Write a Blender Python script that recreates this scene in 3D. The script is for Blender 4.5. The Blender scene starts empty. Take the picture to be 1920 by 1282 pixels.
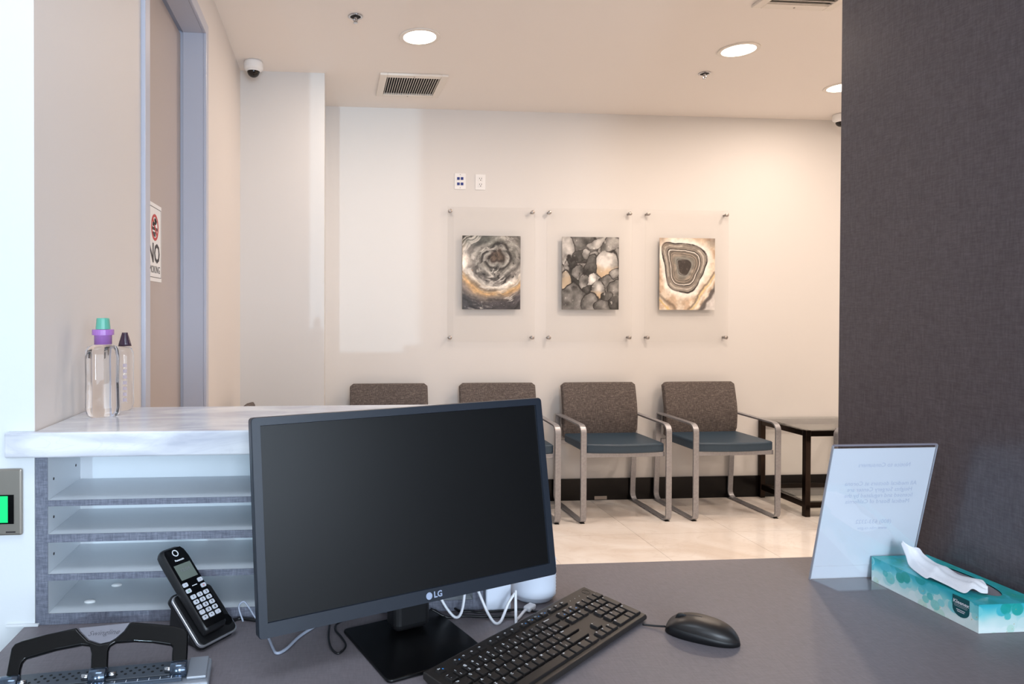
import bpy, bmesh, math, random
import numpy as np
from mathutils import Vector, Matrix

random.seed(7)
SC = bpy.context.scene
COL = SC.collection
PI = math.pi

# ------------------------------------------------------------------ camera, world, lights, exposure
CAM_Z = 1.2995
cd = bpy.data.cameras.new('camera'); cam = bpy.data.objects.new('camera', cd); COL.objects.link(cam)
cd.sensor_width = 36.0
cd.lens = 23.026
cd.shift_x = 0.12515
cd.shift_y = -0.02349
cd.clip_start = 0.02
_p, _r, _y = 0.0100, 0.0026, 0.0812
_Rw = Matrix(((math.cos(_y), -math.sin(_y), 0), (0, 0, -1), (math.sin(_y), math.cos(_y), 0)))
_Rp = Matrix(((1, 0, 0), (0, math.cos(_p), -math.sin(_p)), (0, math.sin(_p), math.cos(_p))))
_Rr = Matrix(((math.cos(_r), -math.sin(_r), 0), (math.sin(_r), math.cos(_r), 0), (0, 0, 1)))
_M = _Rr @ _Rp @ _Rw
cam.matrix_world = Matrix.Translation((0, 0, CAM_Z)) @ Matrix((_M[0], -_M[1], -_M[2])).transposed().to_4x4()
SC.camera = cam

w = bpy.data.worlds.new('world'); SC.world = w; w.use_nodes = True
bg = w.node_tree.nodes['Background']; bg.inputs[0].default_value = (0.62, 0.78, 1.0, 1); bg.inputs[1].default_value = 1.2

vs = SC.view_settings
vs.view_transform = 'Standard'; vs.look = 'None'; vs.exposure = 0.07; vs.gamma = 1.0; vs.use_curve_mapping = False
SC.display_settings.display_device = 'sRGB'
SC.cycles.use_denoising = True
SC.cycles.max_bounces = 10
SC.cycles.diffuse_bounces = 5
SC.cycles.transparent_max_bounces = 16
SC.cycles.sample_clamp_indirect = 6.0
SC.cycles.blur_glossy = 0.6

WARM = (1.0, 0.815, 0.675)
DAY = (0.74, 0.86, 1.0)
CEIL = 2.6635
DOWNLIGHT_W = 16.0
WINDOW_W = 55.0
WINDOW2_W = 8.0
NOTICE_FILL_W = 68.0
OFFICE_W = 13.0
PATCH_SPOT_W = 1700.0

def area(name, loc, rot, sx, sy, power, color, shape='RECTANGLE'):
    l = bpy.data.lights.new(name, 'AREA'); l.shape = shape; l.size = sx
    if shape in ('RECTANGLE', 'ELLIPSE'): l.size_y = sy
    l.energy = power; l.color = color
    o = bpy.data.objects.new(name, l); COL.objects.link(o); o.location = loc; o.rotation_euler = rot
    return o
# daylight through the office window behind the camera
area('window_daylight', (1.75, -2.26, 1.45), (PI/2, 0, 0), 2.0, 1.4, WINDOW_W, DAY)
area('window_daylight', (-0.98, -2.26, 1.55), (PI/2, 0, 0), 0.66, 1.4, WINDOW2_W, DAY)
area('window_daylight', (0.40, -2.26, 1.55), (PI/2, 0, 0), 0.55, 1.4, NOTICE_FILL_W, DAY)  # unseen fill added to brighten the notice stand and dark wall
area('office_panel_lamp', (-0.30, 0.38, CEIL-0.03), (0, 0, 0), 1.14, 0.54, OFFICE_W, DAY)
# spot added far outside, throws the light patch onto the back wall
sl = bpy.data.lights.new('patch_spot', 'SPOT'); sl.energy = PATCH_SPOT_W; sl.color = (0.58, 0.83, 1.0)
sl.spot_size = math.radians(11.6); sl.spot_blend = 0.05; sl.shadow_soft_size = 0.06
so = bpy.data.objects.new('patch_spot', sl); COL.objects.link(so); so.location = (-2.50, -12.0, 1.39)
so.rotation_euler = (Vector((-0.95, -2.2, 1.6)) - Vector(so.location)).to_track_quat('-Z', 'Y').to_euler()

# ------------------------------------------------------------------ colour and material helpers
def lin(c):
    return c / 12.92 if c <= 0.04045 else ((c + 0.055) / 1.055) ** 2.4
def rgb(r, g, b):
    return (lin(r / 255), lin(g / 255), lin(b / 255), 1.0)

def base_mat(name):
    m = bpy.data.materials.new(name); m.use_nodes = True
    nt = m.node_tree
    return m, nt, nt.nodes['Principled BSDF']

def mat(name, col, rough=0.5, metal=0.0, spec=0.5, bump=None, coat=0.0, var=None, emit=None):
    """plain principled with optional noise bump=(scale,strength) and colour variation var=(scale, col2, stretch)"""
    m, nt, b = base_mat(name)
    b.inputs['Base Color'].default_value = col
    b.inputs['Roughness'].default_value = rough
    b.inputs['Metallic'].default_value = metal
    b.inputs['Specular IOR Level'].default_value = spec
    b.inputs['Coat Weight'].default_value = coat
    if emit:
        b.inputs['Emission Color'].default_value = emit[0]; b.inputs['Emission Strength'].default_value = emit[1]
    tc = nt.nodes.new('ShaderNodeTexCoord')
    if var:
        mp = nt.nodes.new('ShaderNodeMapping'); mp.inputs['Scale'].default_value = var[2]
        n = nt.nodes.new('ShaderNodeTexNoise'); n.inputs['Scale'].default_value = var[0]; n.inputs['Detail'].default_value = 4
        r = nt.nodes.new('ShaderNodeValToRGB')
        r.color_ramp.elements[0].position = 0.35; r.color_ramp.elements[1].position = 0.68
        r.color_ramp.elements[0].color = col; r.color_ramp.elements[1].color = var[1]
        nt.links.new(tc.outputs['Object'], mp.inputs[0]); nt.links.new(mp.outputs[0], n.inputs['Vector'])
        nt.links.new(n.outputs[0], r.inputs[0]); nt.links.new(r.outputs[0], b.inputs['Base Color'])
    if bump:
        n2 = nt.nodes.new('ShaderNodeTexNoise'); n2.inputs['Scale'].default_value = bump[0]; n2.inputs['Detail'].default_value = 3
        bp = nt.nodes.new('ShaderNodeBump'); bp.inputs['Strength'].default_value = bump[1]; bp.inputs['Distance'].default_value = 0.002
        nt.links.new(tc.outputs['Object'], n2.inputs['Vector']); nt.links.new(n2.outputs[0], bp.inputs['Height'])
        nt.links.new(bp.outputs[0], b.inputs['Normal'])
    return m

def weave_mat(name, c1, c2, c3, s1, s2, rough, bump=0.3, dist=0.0006):
    """two crossed stretched noises: woven fabric and linen laminate. s1, s2 are mapping scales (vectors)"""
    m, nt, b = base_mat(name)
    b.inputs['Roughness'].default_value = rough
    tc = nt.nodes.new('ShaderNodeTexCoord')
    outs = []
    for s in (s1, s2):
        mp = nt.nodes.new('ShaderNodeMapping'); mp.inputs['Scale'].default_value = s
        n = nt.nodes.new('ShaderNodeTexNoise'); n.inputs['Scale'].default_value = 1.0; n.inputs['Detail'].default_value = 3
        n.inputs['Roughness'].default_value = 0.65
        nt.links.new(tc.outputs['Object'], mp.inputs[0]); nt.links.new(mp.outputs[0], n.inputs['Vector'])
        outs.append(n.outputs[0])
    ad = nt.nodes.new('ShaderNodeMath'); ad.operation = 'ADD'
    nt.links.new(outs[0], ad.inputs[0]); nt.links.new(outs[1], ad.inputs[1])
    hf = nt.nodes.new('ShaderNodeMath'); hf.operation = 'MULTIPLY'; hf.inputs[1].default_value = 0.5
    nt.links.new(ad.outputs[0], hf.inputs[0])
    r = nt.nodes.new('ShaderNodeValToRGB')
    r.color_ramp.elements[0].position = 0.36; r.color_ramp.elements[0].color = c1
    r.color_ramp.elements[1].position = 0.64; r.color_ramp.elements[1].color = c3
    e = r.color_ramp.elements.new(0.5); e.color = c2
    nt.links.new(hf.outputs[0], r.inputs[0]); nt.links.new(r.outputs[0], b.inputs['Base Color'])
    bp = nt.nodes.new('ShaderNodeBump'); bp.inputs['Strength'].default_value = bump; bp.inputs['Distance'].default_value = dist
    nt.links.new(hf.outputs[0], bp.inputs['Height']); nt.links.new(bp.outputs[0], b.inputs['Normal'])
    return m

def marble_mat(name, base, vein, vein2, scale, rough, stretch=(1, 1, 1), seed=0.0, coat=0.0, vamt=0.2):
    m, nt, b = base_mat(name)
    b.inputs['Roughness'].default_value = rough; b.inputs['Coat Weight'].default_value = coat; b.inputs['Coat Roughness'].default_value = 0.04
    tc = nt.nodes.new('ShaderNodeTexCoord')
    mp = nt.nodes.new('ShaderNodeMapping'); mp.inputs['Scale'].default_value = stretch; mp.inputs['Location'].default_value = (seed, seed * 0.7, seed * 0.3)
    geo = nt.nodes.new('ShaderNodeNewGeometry')
    nt.links.new(geo.outputs['Position'], mp.inputs[0])
    n1 = nt.nodes.new('ShaderNodeTexNoise'); n1.inputs['Scale'].default_value = scale; n1.inputs['Detail'].default_value = 8; n1.inputs['Distortion'].default_value = 1.2
    n2 = nt.nodes.new('ShaderNodeTexNoise'); n2.inputs['Scale'].default_value = scale * 2.3; n2.inputs['Detail'].default_value = 9; n2.inputs['Distortion'].default_value = 2.0
    nt.links.new(mp.outputs[0], n1.inputs['Vector']); nt.links.new(mp.outputs[0], n2.inputs['Vector'])
    r1 = nt.nodes.new('ShaderNodeValToRGB')
    r1.color_ramp.elements[0].position = 0.3; r1.color_ramp.elements[0].color = vein2
    r1.color_ramp.elements[1].position = 0.62; r1.color_ramp.elements[1].color = base
    nt.links.new(n1.outputs[0], r1.inputs[0])
    r2 = nt.nodes.new('ShaderNodeValToRGB')
    r2.color_ramp.elements[0].position = 0.47; r2.color_ramp.elements[0].color = (0, 0, 0, 1)
    r2.color_ramp.elements[1].position = 0.53; r2.color_ramp.elements[1].color = (0, 0, 0, 1)
    e = r2.color_ramp.elements.new(0.5); e.color = (vamt, vamt, vamt, 1)
    nt.links.new(n2.outputs[0], r2.inputs[0])
    mx = nt.nodes.new('ShaderNodeMix'); mx.data_type = 'RGBA'
    nt.links.new(r2.outputs[0], mx.inputs[0]); nt.links.new(r1.outputs[0], mx.inputs[6]); mx.inputs[7].default_value = vein
    nt.links.new(mx.outputs[2], b.inputs['Base Color'])
    return m

def clear_mat(name, tint=(0.97, 0.985, 0.98, 1), refl=1.0, ior=1.49):
    """thin clear sheet: transparent plus fresnel gloss"""
    m = bpy.data.materials.new(name); m.use_nodes = True; nt = m.node_tree
    nt.nodes.remove(nt.nodes['Principled BSDF']); out = nt.nodes['Material Output']
    tr = nt.nodes.new('ShaderNodeBsdfTransparent'); tr.inputs[0].default_value = tint
    gl = nt.nodes.new('ShaderNodeBsdfGlossy'); gl.inputs['Roughness'].default_value = 0.02
    fr = nt.nodes.new('ShaderNodeFresnel'); ge = nt.nodes.new('ShaderNodeNewGeometry')
    io = nt.nodes.new('ShaderNodeMapRange'); io.inputs['To Min'].default_value = ior; io.inputs['To Max'].default_value = 1/ior
    nt.links.new(ge.outputs['Backfacing'], io.inputs['Value']); nt.links.new(io.outputs[0], fr.inputs[0])
    mu = nt.nodes.new('ShaderNodeMath'); mu.operation = 'MULTIPLY'; mu.inputs[1].default_value = refl
    mx = nt.nodes.new('ShaderNodeMixShader')
    nt.links.new(fr.outputs[0], mu.inputs[0]); nt.links.new(mu.outputs[0], mx.inputs[0])
    nt.links.new(tr.outputs[0], mx.inputs[1]); nt.links.new(gl.outputs[0], mx.inputs[2]); nt.links.new(mx.outputs[0], out.inputs[0])
    return m

def print_mat(name, rough=0.5, coat=0.0):
    m, nt, b = base_mat(name); b.inputs['Roughness'].default_value = rough; b.inputs['Coat Weight'].default_value = coat
    a = nt.nodes.new('ShaderNodeAttribute'); a.attribute_name = 'Col'
    nt.links.new(a.outputs['Color'], b.inputs['Base Color'])
    return m

M = {}
M['paint_warm'] = mat('waiting room wall paint', rgb(217, 215, 213), 0.6, bump=(260, 0.05))
M['paint_pil'] = mat('pilaster paint', rgb(212, 210, 208), 0.6, bump=(260, 0.05))
M['paint_left'] = mat('corridor wall paint', rgb(216, 210, 206), 0.55, bump=(260, 0.05))
M['paint_white'] = mat('office wall paint', rgb(216, 218, 220), 0.6, bump=(260, 0.05))
M['ceiling'] = mat('ceiling paint', rgb(239, 233, 228), 0.75, bump=(200, 0.05))
M['linen'] = weave_mat('charcoal linen laminate', rgb(72, 66, 70), rgb(82, 76, 80), rgb(92, 86, 90), (300, 300, 45), (55, 55, 420), 0.27, 0.12)
M['linen_edge'] = weave_mat('grey linen edge', rgb(84, 86, 100), rgb(104, 107, 121), rgb(124, 127, 140), (60, 60, 420), (420, 420, 60), 0.45, 0.2)
M['desk'] = weave_mat('grey desk laminate', rgb(112, 105, 109), rgb(118, 111, 115), rgb(124, 117, 121), (300, 45, 200), (45, 330, 200), 0.5, 0.08)
M['shelf'] = mat('white melamine', rgb(212, 217, 222), 0.35)
M['quartz'] = marble_mat('quartz worktop', rgb(228, 227, 228), rgb(188, 186, 192), rgb(178, 179, 190), 5.0, 0.16, (1, 2.2, 3.2))
M['floor_tile'] = marble_mat('polished floor tile', rgb(248, 244, 240), rgb(208, 196, 184), rgb(226, 214, 203), 1.5, 0.07, (1, 1.6, 1), 3.1)
M['grout'] = mat('tile grout', rgb(196, 186, 174), 0.8)
M['base_black'] = mat('black baseboard', rgb(12, 9, 9), 0.3, spec=0.3)
M['door_frame'] = mat('grey door frame enamel', rgb(184, 187, 200), 0.35)
M['door'] = mat('taupe door enamel', rgb(178, 166, 160), 0.4, bump=(300, 0.05))
M['nickel'] = mat('satin nickel', rgb(170, 164, 160), 0.33, 1.0)
M['chair_metal'] = mat('brushed chair steel', rgb(168, 168, 172), 0.4, 0.7, var=(90, rgb(154, 154, 158), (1, 1, 1)))
M['tweed'] = weave_mat('woven tweed', rgb(62, 55, 54), rgb(88, 80, 77), rgb(128, 118, 112), (40, 40, 300), (300, 300, 30), 0.85, 0.5, 0.001)
M['tweed_side'] = mat('dark tweed edge', rgb(58, 48, 44), 0.85, bump=(500, 0.4))
M['vinyl'] = mat('slate blue vinyl', rgb(44, 65, 82), 0.45, bump=(350, 0.08))
M['plastic_black'] = mat('black plastic', rgb(20, 20, 22), 0.4)
M['bronze'] = mat('dark bronze metal', rgb(48, 38, 32), 0.18, 0.85)
M['white_plastic'] = mat('white plastic', rgb(235, 235, 235), 0.4)
M['white_enamel'] = mat('white enamel', rgb(232, 226, 218), 0.5)
M['dark'] = mat('black cavity', rgb(10, 9, 8), 0.7)
M['dome'] = mat('smoked dome', rgb(14, 10, 10), 0.08)
M['chrome'] = mat('chrome', rgb(190, 190, 192), 0.12, 1.0)
M['acrylic'] = clear_mat('clear acrylic', (0.998, 0.998, 0.997, 1), 1.0)
M['glass'] = clear_mat('table glass', (0.97, 0.98, 0.972, 1), 1.0, 1.5)
M['lens'] = mat('lamp lens', (1, 1, 1, 1), 0.5, emit=((1.0, 0.93, 0.82, 1), 6.0))
M['print'] = print_mat('printed ink', 0.35)
M['print_card'] = print_mat('printed carton', 0.3, 0.2)
M['bezel'] = mat('monitor shell', rgb(32, 38, 48), 0.38, bump=(900, 0.06))
M['screen'] = mat('matte screen', rgb(9, 9, 10), 0.36, spec=0.35)
M['gloss_black'] = mat('gloss black', rgb(8, 8, 9), 0.1, spec=0.3)
M['base_satin'] = mat('satin black', rgb(10, 10, 11), 0.32, spec=0.3)
M['key'] = mat('keyboard plastic', rgb(33, 30, 29), 0.42, bump=(900, 0.08))
M['kb_body'] = mat('keyboard body', rgb(38, 34, 32), 0.45, bump=(900, 0.08))
M['mouse_top'] = mat('mouse shell', rgb(34, 31, 30), 0.38)
M['mouse_low'] = mat('mouse underside', rgb(10, 10, 13), 0.5)
M['ink_white'] = mat('white ink', rgb(225, 228, 232), 0.5)
M['logo_grey'] = mat('grey logo print', rgb(160, 172, 196), 0.4)
M['ink_blue'] = mat('blue ink', rgb(58, 140, 215), 0.5)
M['ink_black'] = mat('black ink', rgb(45, 36, 36), 0.5)
M['ink_red'] = mat('red ink', rgb(190, 50, 45), 0.5)
M['ink_green'] = mat('green ink', rgb(60, 150, 80), 0.5)
M['ink_faint'] = mat('show-through ink', rgb(208, 217, 236), 0.7)
M['ink_teal'] = mat('dark teal ink', rgb(10, 84, 90), 0.35)
M['paper'] = mat('white paper', rgb(238, 244, 254), 0.55)
M['tissue'] = mat('white tissue', rgb(244, 244, 248), 0.9, bump=(400, 0.25))
M['film'] = mat('grey film', rgb(150, 142, 148), 0.25)
M['silver'] = mat('silver plastic', rgb(150, 154, 162), 0.35, 0.3)
M['silver_trim'] = mat('silver trim', rgb(205, 206, 212), 0.25, 0.8)
M['inlay'] = mat('grey rubber inlay', rgb(112, 110, 118), 0.55)
M['inlay_dark'] = mat('dark grey lettering', rgb(74, 72, 80), 0.5)
M['ruler'] = mat('ruler strip', rgb(96, 106, 120), 0.2, 0.7)
M['plate_grey'] = mat('grey plate', rgb(70, 76, 84), 0.3)
M['chrome_blue'] = mat('hinge metal', rgb(92, 104, 120), 0.15, 0.9)
M['lcd'] = mat('phone display', rgb(104, 112, 104), 0.2)
M['lcd_green'] = mat('green display', rgb(0, 170, 90), 0.4, emit=(rgb(0, 226, 120), 0.75))
M['key_silver'] = mat('silver key', rgb(196, 198, 206), 0.35)
M['cable_white'] = mat('white cable', rgb(232, 234, 240), 0.4)
M['cable_black'] = mat('black cable', rgb(14, 14, 17), 0.4)
M['cable_grey'] = mat('grey cable', rgb(150, 156, 172), 0.3)
M['cap_green'] = mat('green cap', rgb(96, 168, 148), 0.2)
M['cap_purple'] = mat('purple collar', rgb(160, 108, 178), 0.2)
M['cap_dark'] = mat('dark cap', rgb(62, 44, 58), 0.2)
M['label_grey'] = mat('label print', rgb(178, 160, 164), 0.5)
M['blue_jack'] = mat('blue jack', rgb(34, 52, 128), 0.4)
M['brushed'] = mat('brushed panel', rgb(160, 152, 142), 0.3, 0.7)
M['roll'] = mat('white ribbed plastic', rgb(222, 230, 244), 0.5)
def bottle_glass():
    m = bpy.data.materials.new('clear bottle'); m.use_nodes = True; nt = m.node_tree
    b = nt.nodes['Principled BSDF']; b.inputs['Base Color'].default_value = (0.97, 0.98, 1.0, 1)
    b.inputs['Roughness'].default_value = 0.02; b.inputs['IOR'].default_value = 1.36; b.inputs['Transmission Weight'].default_value = 1.0
    return m
M['bottle'] = bottle_glass()

# ------------------------------------------------------------------ mesh helpers
class MB:
    def __init__(s): s.bm = bmesh.new()
    def box(s, a, b, mtx=None):
        x0, y0, z0 = a; x1, y1, z1 = b
        v = [s.bm.verts.new(p) for p in ((x0,y0,z0),(x1,y0,z0),(x1,y1,z0),(x0,y1,z0),(x0,y0,z1),(x1,y0,z1),(x1,y1,z1),(x0,y1,z1))]
        for f in ((3,2,1,0),(4,5,6,7),(0,1,5,4),(1,2,6,5),(2,3,7,6),(3,0,4,7)): s.bm.faces.new([v[i] for i in f])
        if mtx is not None:
            for q in v: q.co = mtx @ q.co
        return s
    def prism(s, pts, d, mtx=None):
        """polygon (3d points, any plane) pushed along vector d"""
        d = Vector(d); a = [s.bm.verts.new(p) for p in pts]; b = [s.bm.verts.new(Vector(p) + d) for p in pts]
        n = len(pts)
        f0 = s.bm.faces.new(a); f1 = s.bm.faces.new(b[::-1])
        for i in range(n): s.bm.faces.new((a[i], b[i], b[(i+1) % n], a[(i+1) % n]))
        if mtx is not None:
            for q in a + b: q.co = mtx @ q.co
        return s
    def tube(s, path, r, n=10, closed=False, caps=True):
        path = [Vector(p) for p in path]; m = len(path); rings = []
        prev = None
        for i, p in enumerate(path):
            if closed: t = path[(i+1) % m] - path[i-1]
            else: t = path[min(i+1, m-1)] - path[max(i-1, 0)]
            t.normalize()
            if prev is None:
                u = t.orthogonal().normalized()
            else:
                u = (prev - t * prev.dot(t)).normalized()
            prev = u; v = t.cross(u)
            rr = r[i] if isinstance(r, (list, tuple)) else r
            rings.append([s.bm.verts.new(p + (u * math.cos(2*PI*k/n) + v * math.sin(2*PI*k/n)) * rr) for k in range(n)])
        for i in range(m if closed else m-1):
            a, b = rings[i], rings[(i+1) % m]
            for k in range(n): s.bm.faces.new((a[k], a[(k+1) % n], b[(k+1) % n], b[k]))
        if caps and not closed:
            s.bm.faces.new(rings[0][::-1]); s.bm.faces.new(rings[-1])
        return s
    def bar(s, path, side, w, t, closed=True):
        """flat bar: section w along 'side', thickness t in the plane of the path (path lies in plane normal to side)"""
        side = Vector(side).normalized(); path = [Vector(p) for p in path]; m = len(path); rings = []
        for i, p in enumerate(path):
            tg = (path[(i+1) % m] - path[i-1]) if closed else (path[min(i+1, m-1)] - path[max(i-1, 0)])
            nrm = side.cross(tg).normalized()
            rings.append([s.bm.verts.new(p + side*a*w/2 + nrm*b*t/2) for a, b in ((-1,-1),(1,-1),(1,1),(-1,1))])
        for i in range(m if closed else m-1):
            a, b = rings[i], rings[(i+1) % m]
            for k in range(4): s.bm.faces.new((a[k], a[(k+1) % 4], b[(k+1) % 4], b[k]))
        if not closed:
            s.bm.faces.new(rings[0][::-1]); s.bm.faces.new(rings[-1])
        return s
    def lathe(s, prof, c=(0,0,0), n=32, sx=1.0, sy=1.0):
        rings = []
        for r, z in prof:
            if r < 1e-6: rings.append([s.bm.verts.new((c[0], c[1], c[2]+z))])
            else: rings.append([s.bm.verts.new((c[0]+r*sx*math.cos(2*PI*k/n), c[1]+r*sy*math.sin(2*PI*k/n), c[2]+z)) for k in range(n)])
        for a, b in zip(rings, rings[1:]):
            for k in range(n):
                if len(a) == 1 and len(b) == 1: continue
                if len(a) == 1: s.bm.faces.new((a[0], b[(k+1) % n], b[k]))
                elif len(b) == 1: s.bm.faces.new((a[k], a[(k+1) % n], b[0]))
                else: s.bm.faces.new((a[k], a[(k+1) % n], b[(k+1) % n], b[k]))
        if len(rings[0]) > 1: s.bm.faces.new(rings[0][::-1])
        if len(rings[-1]) > 1: s.bm.faces.new(rings[-1])
        return s
    def disc(s, c, r, n=24, u=(1,0,0), v=(0,1,0)):
        c = Vector(c); u = Vector(u); v = Vector(v)
        s.bm.faces.new([s.bm.verts.new(c + u*r*math.cos(2*PI*k/n) + v*r*math.sin(2*PI*k/n)) for k in range(n)])
        return s
    def annulus(s, c, r0, r1, h, n=40, u=(1,0,0), v=(0,1,0)):
        c = Vector(c); u = Vector(u); v = Vector(v); w_ = u.cross(v) * h
        def ring(r, o): return [s.bm.verts.new(c + o + u*r*math.cos(2*PI*k/n) + v*r*math.sin(2*PI*k/n)) for k in range(n)]
        z = Vector((0,0,0)); R = [ring(r0, z), ring(r1, z), ring(r1, w_), ring(r0, w_)]
        for i in range(4):
            a, b = R[i], R[(i+1) % 4]
            for k in range(n): s.bm.faces.new((a[k], a[(k+1) % n], b[(k+1) % n], b[k]))
        return s
    def xform(s, mtx):
        bmesh.ops.transform(s.bm, matrix=mtx, verts=s.bm.verts); return s
    def mesh(s, name, m, smooth=False):
        bmesh.ops.recalc_face_normals(s.bm, faces=s.bm.faces)
        me = bpy.data.meshes.new(name); s.bm.to_mesh(me); s.bm.free()
        if m is not None: me.materials.append(m)
        if smooth: me.polygons.foreach_set('use_smooth', [True]*len(me.polygons))
        return me
    def build(s, name, m, parent=None, smooth=False, bevel=0.0, seg=2, angle=35):
        o = bpy.data.objects.new(name, s.mesh(name, m, smooth)); COL.objects.link(o)
        if parent is not None: o.parent = parent
        if bevel:
            b = o.modifiers.new('bevel', 'BEVEL'); b.width = bevel; b.segments = seg; b.limit_method = 'ANGLE'; b.angle_limit = math.radians(angle)
            b.harden_normals = False
        return o

def tag(o, label, cat, group=None):
    o['label'] = label; o['category'] = cat
    if group: o['group'] = group
    return o
def thing(name, label, cat, loc=(0,0,0), rz=0.0, group=None):
    o = bpy.data.objects.new(name, None); COL.objects.link(o); o.location = loc; o.rotation_euler = (0, 0, rz)
    o.empty_display_size = 0.05
    return tag(o, label, cat, group)
def structure(o): o['kind'] = 'structure'; return o
def obj_copy(o, parent=None):
    c = o.copy(); COL.objects.link(c)
    if parent is not None: c.parent = parent
    return c
def dup(root, loc, rz, label, group=None):
    r = obj_copy(root); r.location = loc; r.rotation_euler = (0, 0, rz); r['label'] = label
    if group: r['group'] = group
    for ch in list(root.children):
        c = obj_copy(ch, r)
        for g in list(ch.children): obj_copy(g, c)
    return r
def inst(name, me, loc, parent, rot=None):
    o = bpy.data.objects.new(name, me); COL.objects.link(o); o.parent = parent; o.location = loc
    if rot is not None: o.rotation_euler = rot
    return o
TEXTS = []
def text(name, s, size, mtx, m, parent, bold=0.0, align='CENTER', shear=0.0, sx=1.0, space=1.0, extrude=0.0):
    c = bpy.data.curves.new(name, 'FONT'); c.body = s; c.size = size; c.align_x = align; c.align_y = 'CENTER'
    c.offset = bold; c.shear = shear; c.space_character = space; c.resolution_u = 2; c.extrude = extrude
    c.materials.append(m)
    o = bpy.data.objects.new('text_outline', c); COL.objects.link(o); o.parent = parent
    o.matrix_local = mtx @ Matrix.Diagonal((sx, 1, 1, 1)); TEXTS.append((name, o, parent, m))
    return o
def frame(o, x, y):
    x = Vector(x).normalized(); y = Vector(y).normalized(); z = x.cross(y)
    return Matrix(((x[0], y[0], z[0], o[0]), (x[1], y[1], z[1], o[1]), (x[2], y[2], z[2], o[2]), (0, 0, 0, 1)))
def arc_path(pts, radii, n=6, closed=True):
    """polyline with rounded corners"""
    pts = [Vector(p) for p in pts]; out = []; m = len(pts)
    for i in range(m):
        p = pts[i]
        if not closed and i in (0, m-1): out.append(p); continue
        a = (pts[i-1] - p); b = (pts[(i+1) % m] - p); r = radii[i] if isinstance(radii, (list, tuple)) else radii
        an, bn = a.normalized(), b.normalized()
        ang = an.angle(bn)
        d = r / math.tan(ang / 2); d = min(d, a.length * 0.49, b.length * 0.49); r2 = d * math.tan(ang / 2)
        c = p + (an + bn).normalized() * (r2 / math.sin(ang / 2))
        s = p + an * d - c; e = p + bn * d - c
        for k in range(n + 1):
            t = k / n; th = s.angle(e); R_ = s.length
            v = (s*math.sin((1-t)*th) + e*math.sin(t*th)) / math.sin(th)
            out.append(c + v)
    return out
def smooth_path(pts, n=8):
    """Catmull-Rom through points"""
    P = [Vector(p) for p in pts]; P = [P[0]*2 - P[1]] + P + [P[-1]*2 - P[-2]]; out = []
    for i in range(1, len(P)-2):
        for k in range(n):
            t = k / n; a, b, c, d = P[i-1], P[i], P[i+1], P[i+2]
            out.append(0.5*((2*b) + (c-a)*t + (2*a-5*b+4*c-d)*t*t + (3*b-a-3*c+d)*t**3))
    out.append(P[-2]); return out
def rrect(w_, h_, r, n=5, cx=0.0, cy=0.0):
    out = []
    for sx, sy, a0 in ((1,1,0),(-1,1,90),(-1,-1,180),(1,-1,270)):
        for k in range(n+1):
            a = math.radians(a0 + 90*k/n)
            out.append((cx + sx*(w_/2-r) + r*math.cos(a), cy + sy*(h_/2-r) + r*math.sin(a)))
    return out

# numpy noise for printed pictures
def vnoise(x, y, seed=0):
    xi = np.floor(x).astype(np.int64); yi = np.floor(y).astype(np.int64); xf = x - xi; yf = y - yi
    def h(a, b):
        n = (a * 374761393 + b * 668265263 + seed * 69069) & 0x7fffffff
        n = ((n ^ (n >> 13)) * 1274126177) & 0x7fffffff
        return ((n ^ (n >> 16)) & 0xffff) / 65535.0
    u = xf*xf*(3-2*xf); v = yf*yf*(3-2*yf)
    return (h(xi, yi)*(1-u) + h(xi+1, yi)*u)*(1-v) + (h(xi, yi+1)*(1-u) + h(xi+1, yi+1)*u)*v
def fbm(x, y, seed=0, o=5):
    s = 0; a = 0.5
    for i in range(o):
        s = s + a*vnoise(x*2**i, y*2**i, seed+i*17); a *= 0.5
    return s
def sm(a, b, x):
    t = np.clip((x-a)/(b-a), 0, 1); return t*t*(3-2*t)
def mixc(c, col, f):
    return c*(1-f[..., None]) + np.array(col, float)[None, :]*f[..., None] if c.ndim == 2 else c*(1-f[..., None]) + np.array(col, float)*f[..., None]
def set_colors(me, cols255):
    c = np.clip(np.asarray(cols255, float)/255.0, 0, 1)
    l = np.where(c <= 0.04045, c/12.92, ((c+0.055)/1.055)**2.4)
    at = me.color_attributes.new('Col', 'FLOAT_COLOR', 'POINT')
    at.data.foreach_set('color', np.concatenate([l, np.ones((len(l), 1))], 1).astype(np.float32).ravel())
def grid_mesh(name, nu, nv, pos, colf, m, smooth=False):
    """grid of (nu+1)x(nv+1) points; pos(u,v)->(N,3), colf(u,v)->(N,3) in 0..255"""
    u, v = np.meshgrid(np.linspace(0, 1, nu+1), np.linspace(0, 1, nv+1)); u = u.ravel(); v = v.ravel()
    P = pos(u, v)
    idx = np.arange((nu+1)*(nv+1)).reshape(nv+1, nu+1)
    F = np.stack([idx[:-1, :-1], idx[:-1, 1:], idx[1:, 1:], idx[1:, :-1]], -1).reshape(-1, 4)
    me = bpy.data.meshes.new(name); me.from_pydata(P.tolist(), [], F.tolist()); me.materials.append(m)
    if smooth: me.polygons.foreach_set('use_smooth', [True]*len(me.polygons))
    if colf is not None: set_colors(me, colf(u, v))
    return me

# ------------------------------------------------------------------ the setting
XL, YB = -0.513, 4.39           # left wall plane, back wall plane
OFF = -2.2                      # office back wall
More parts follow.
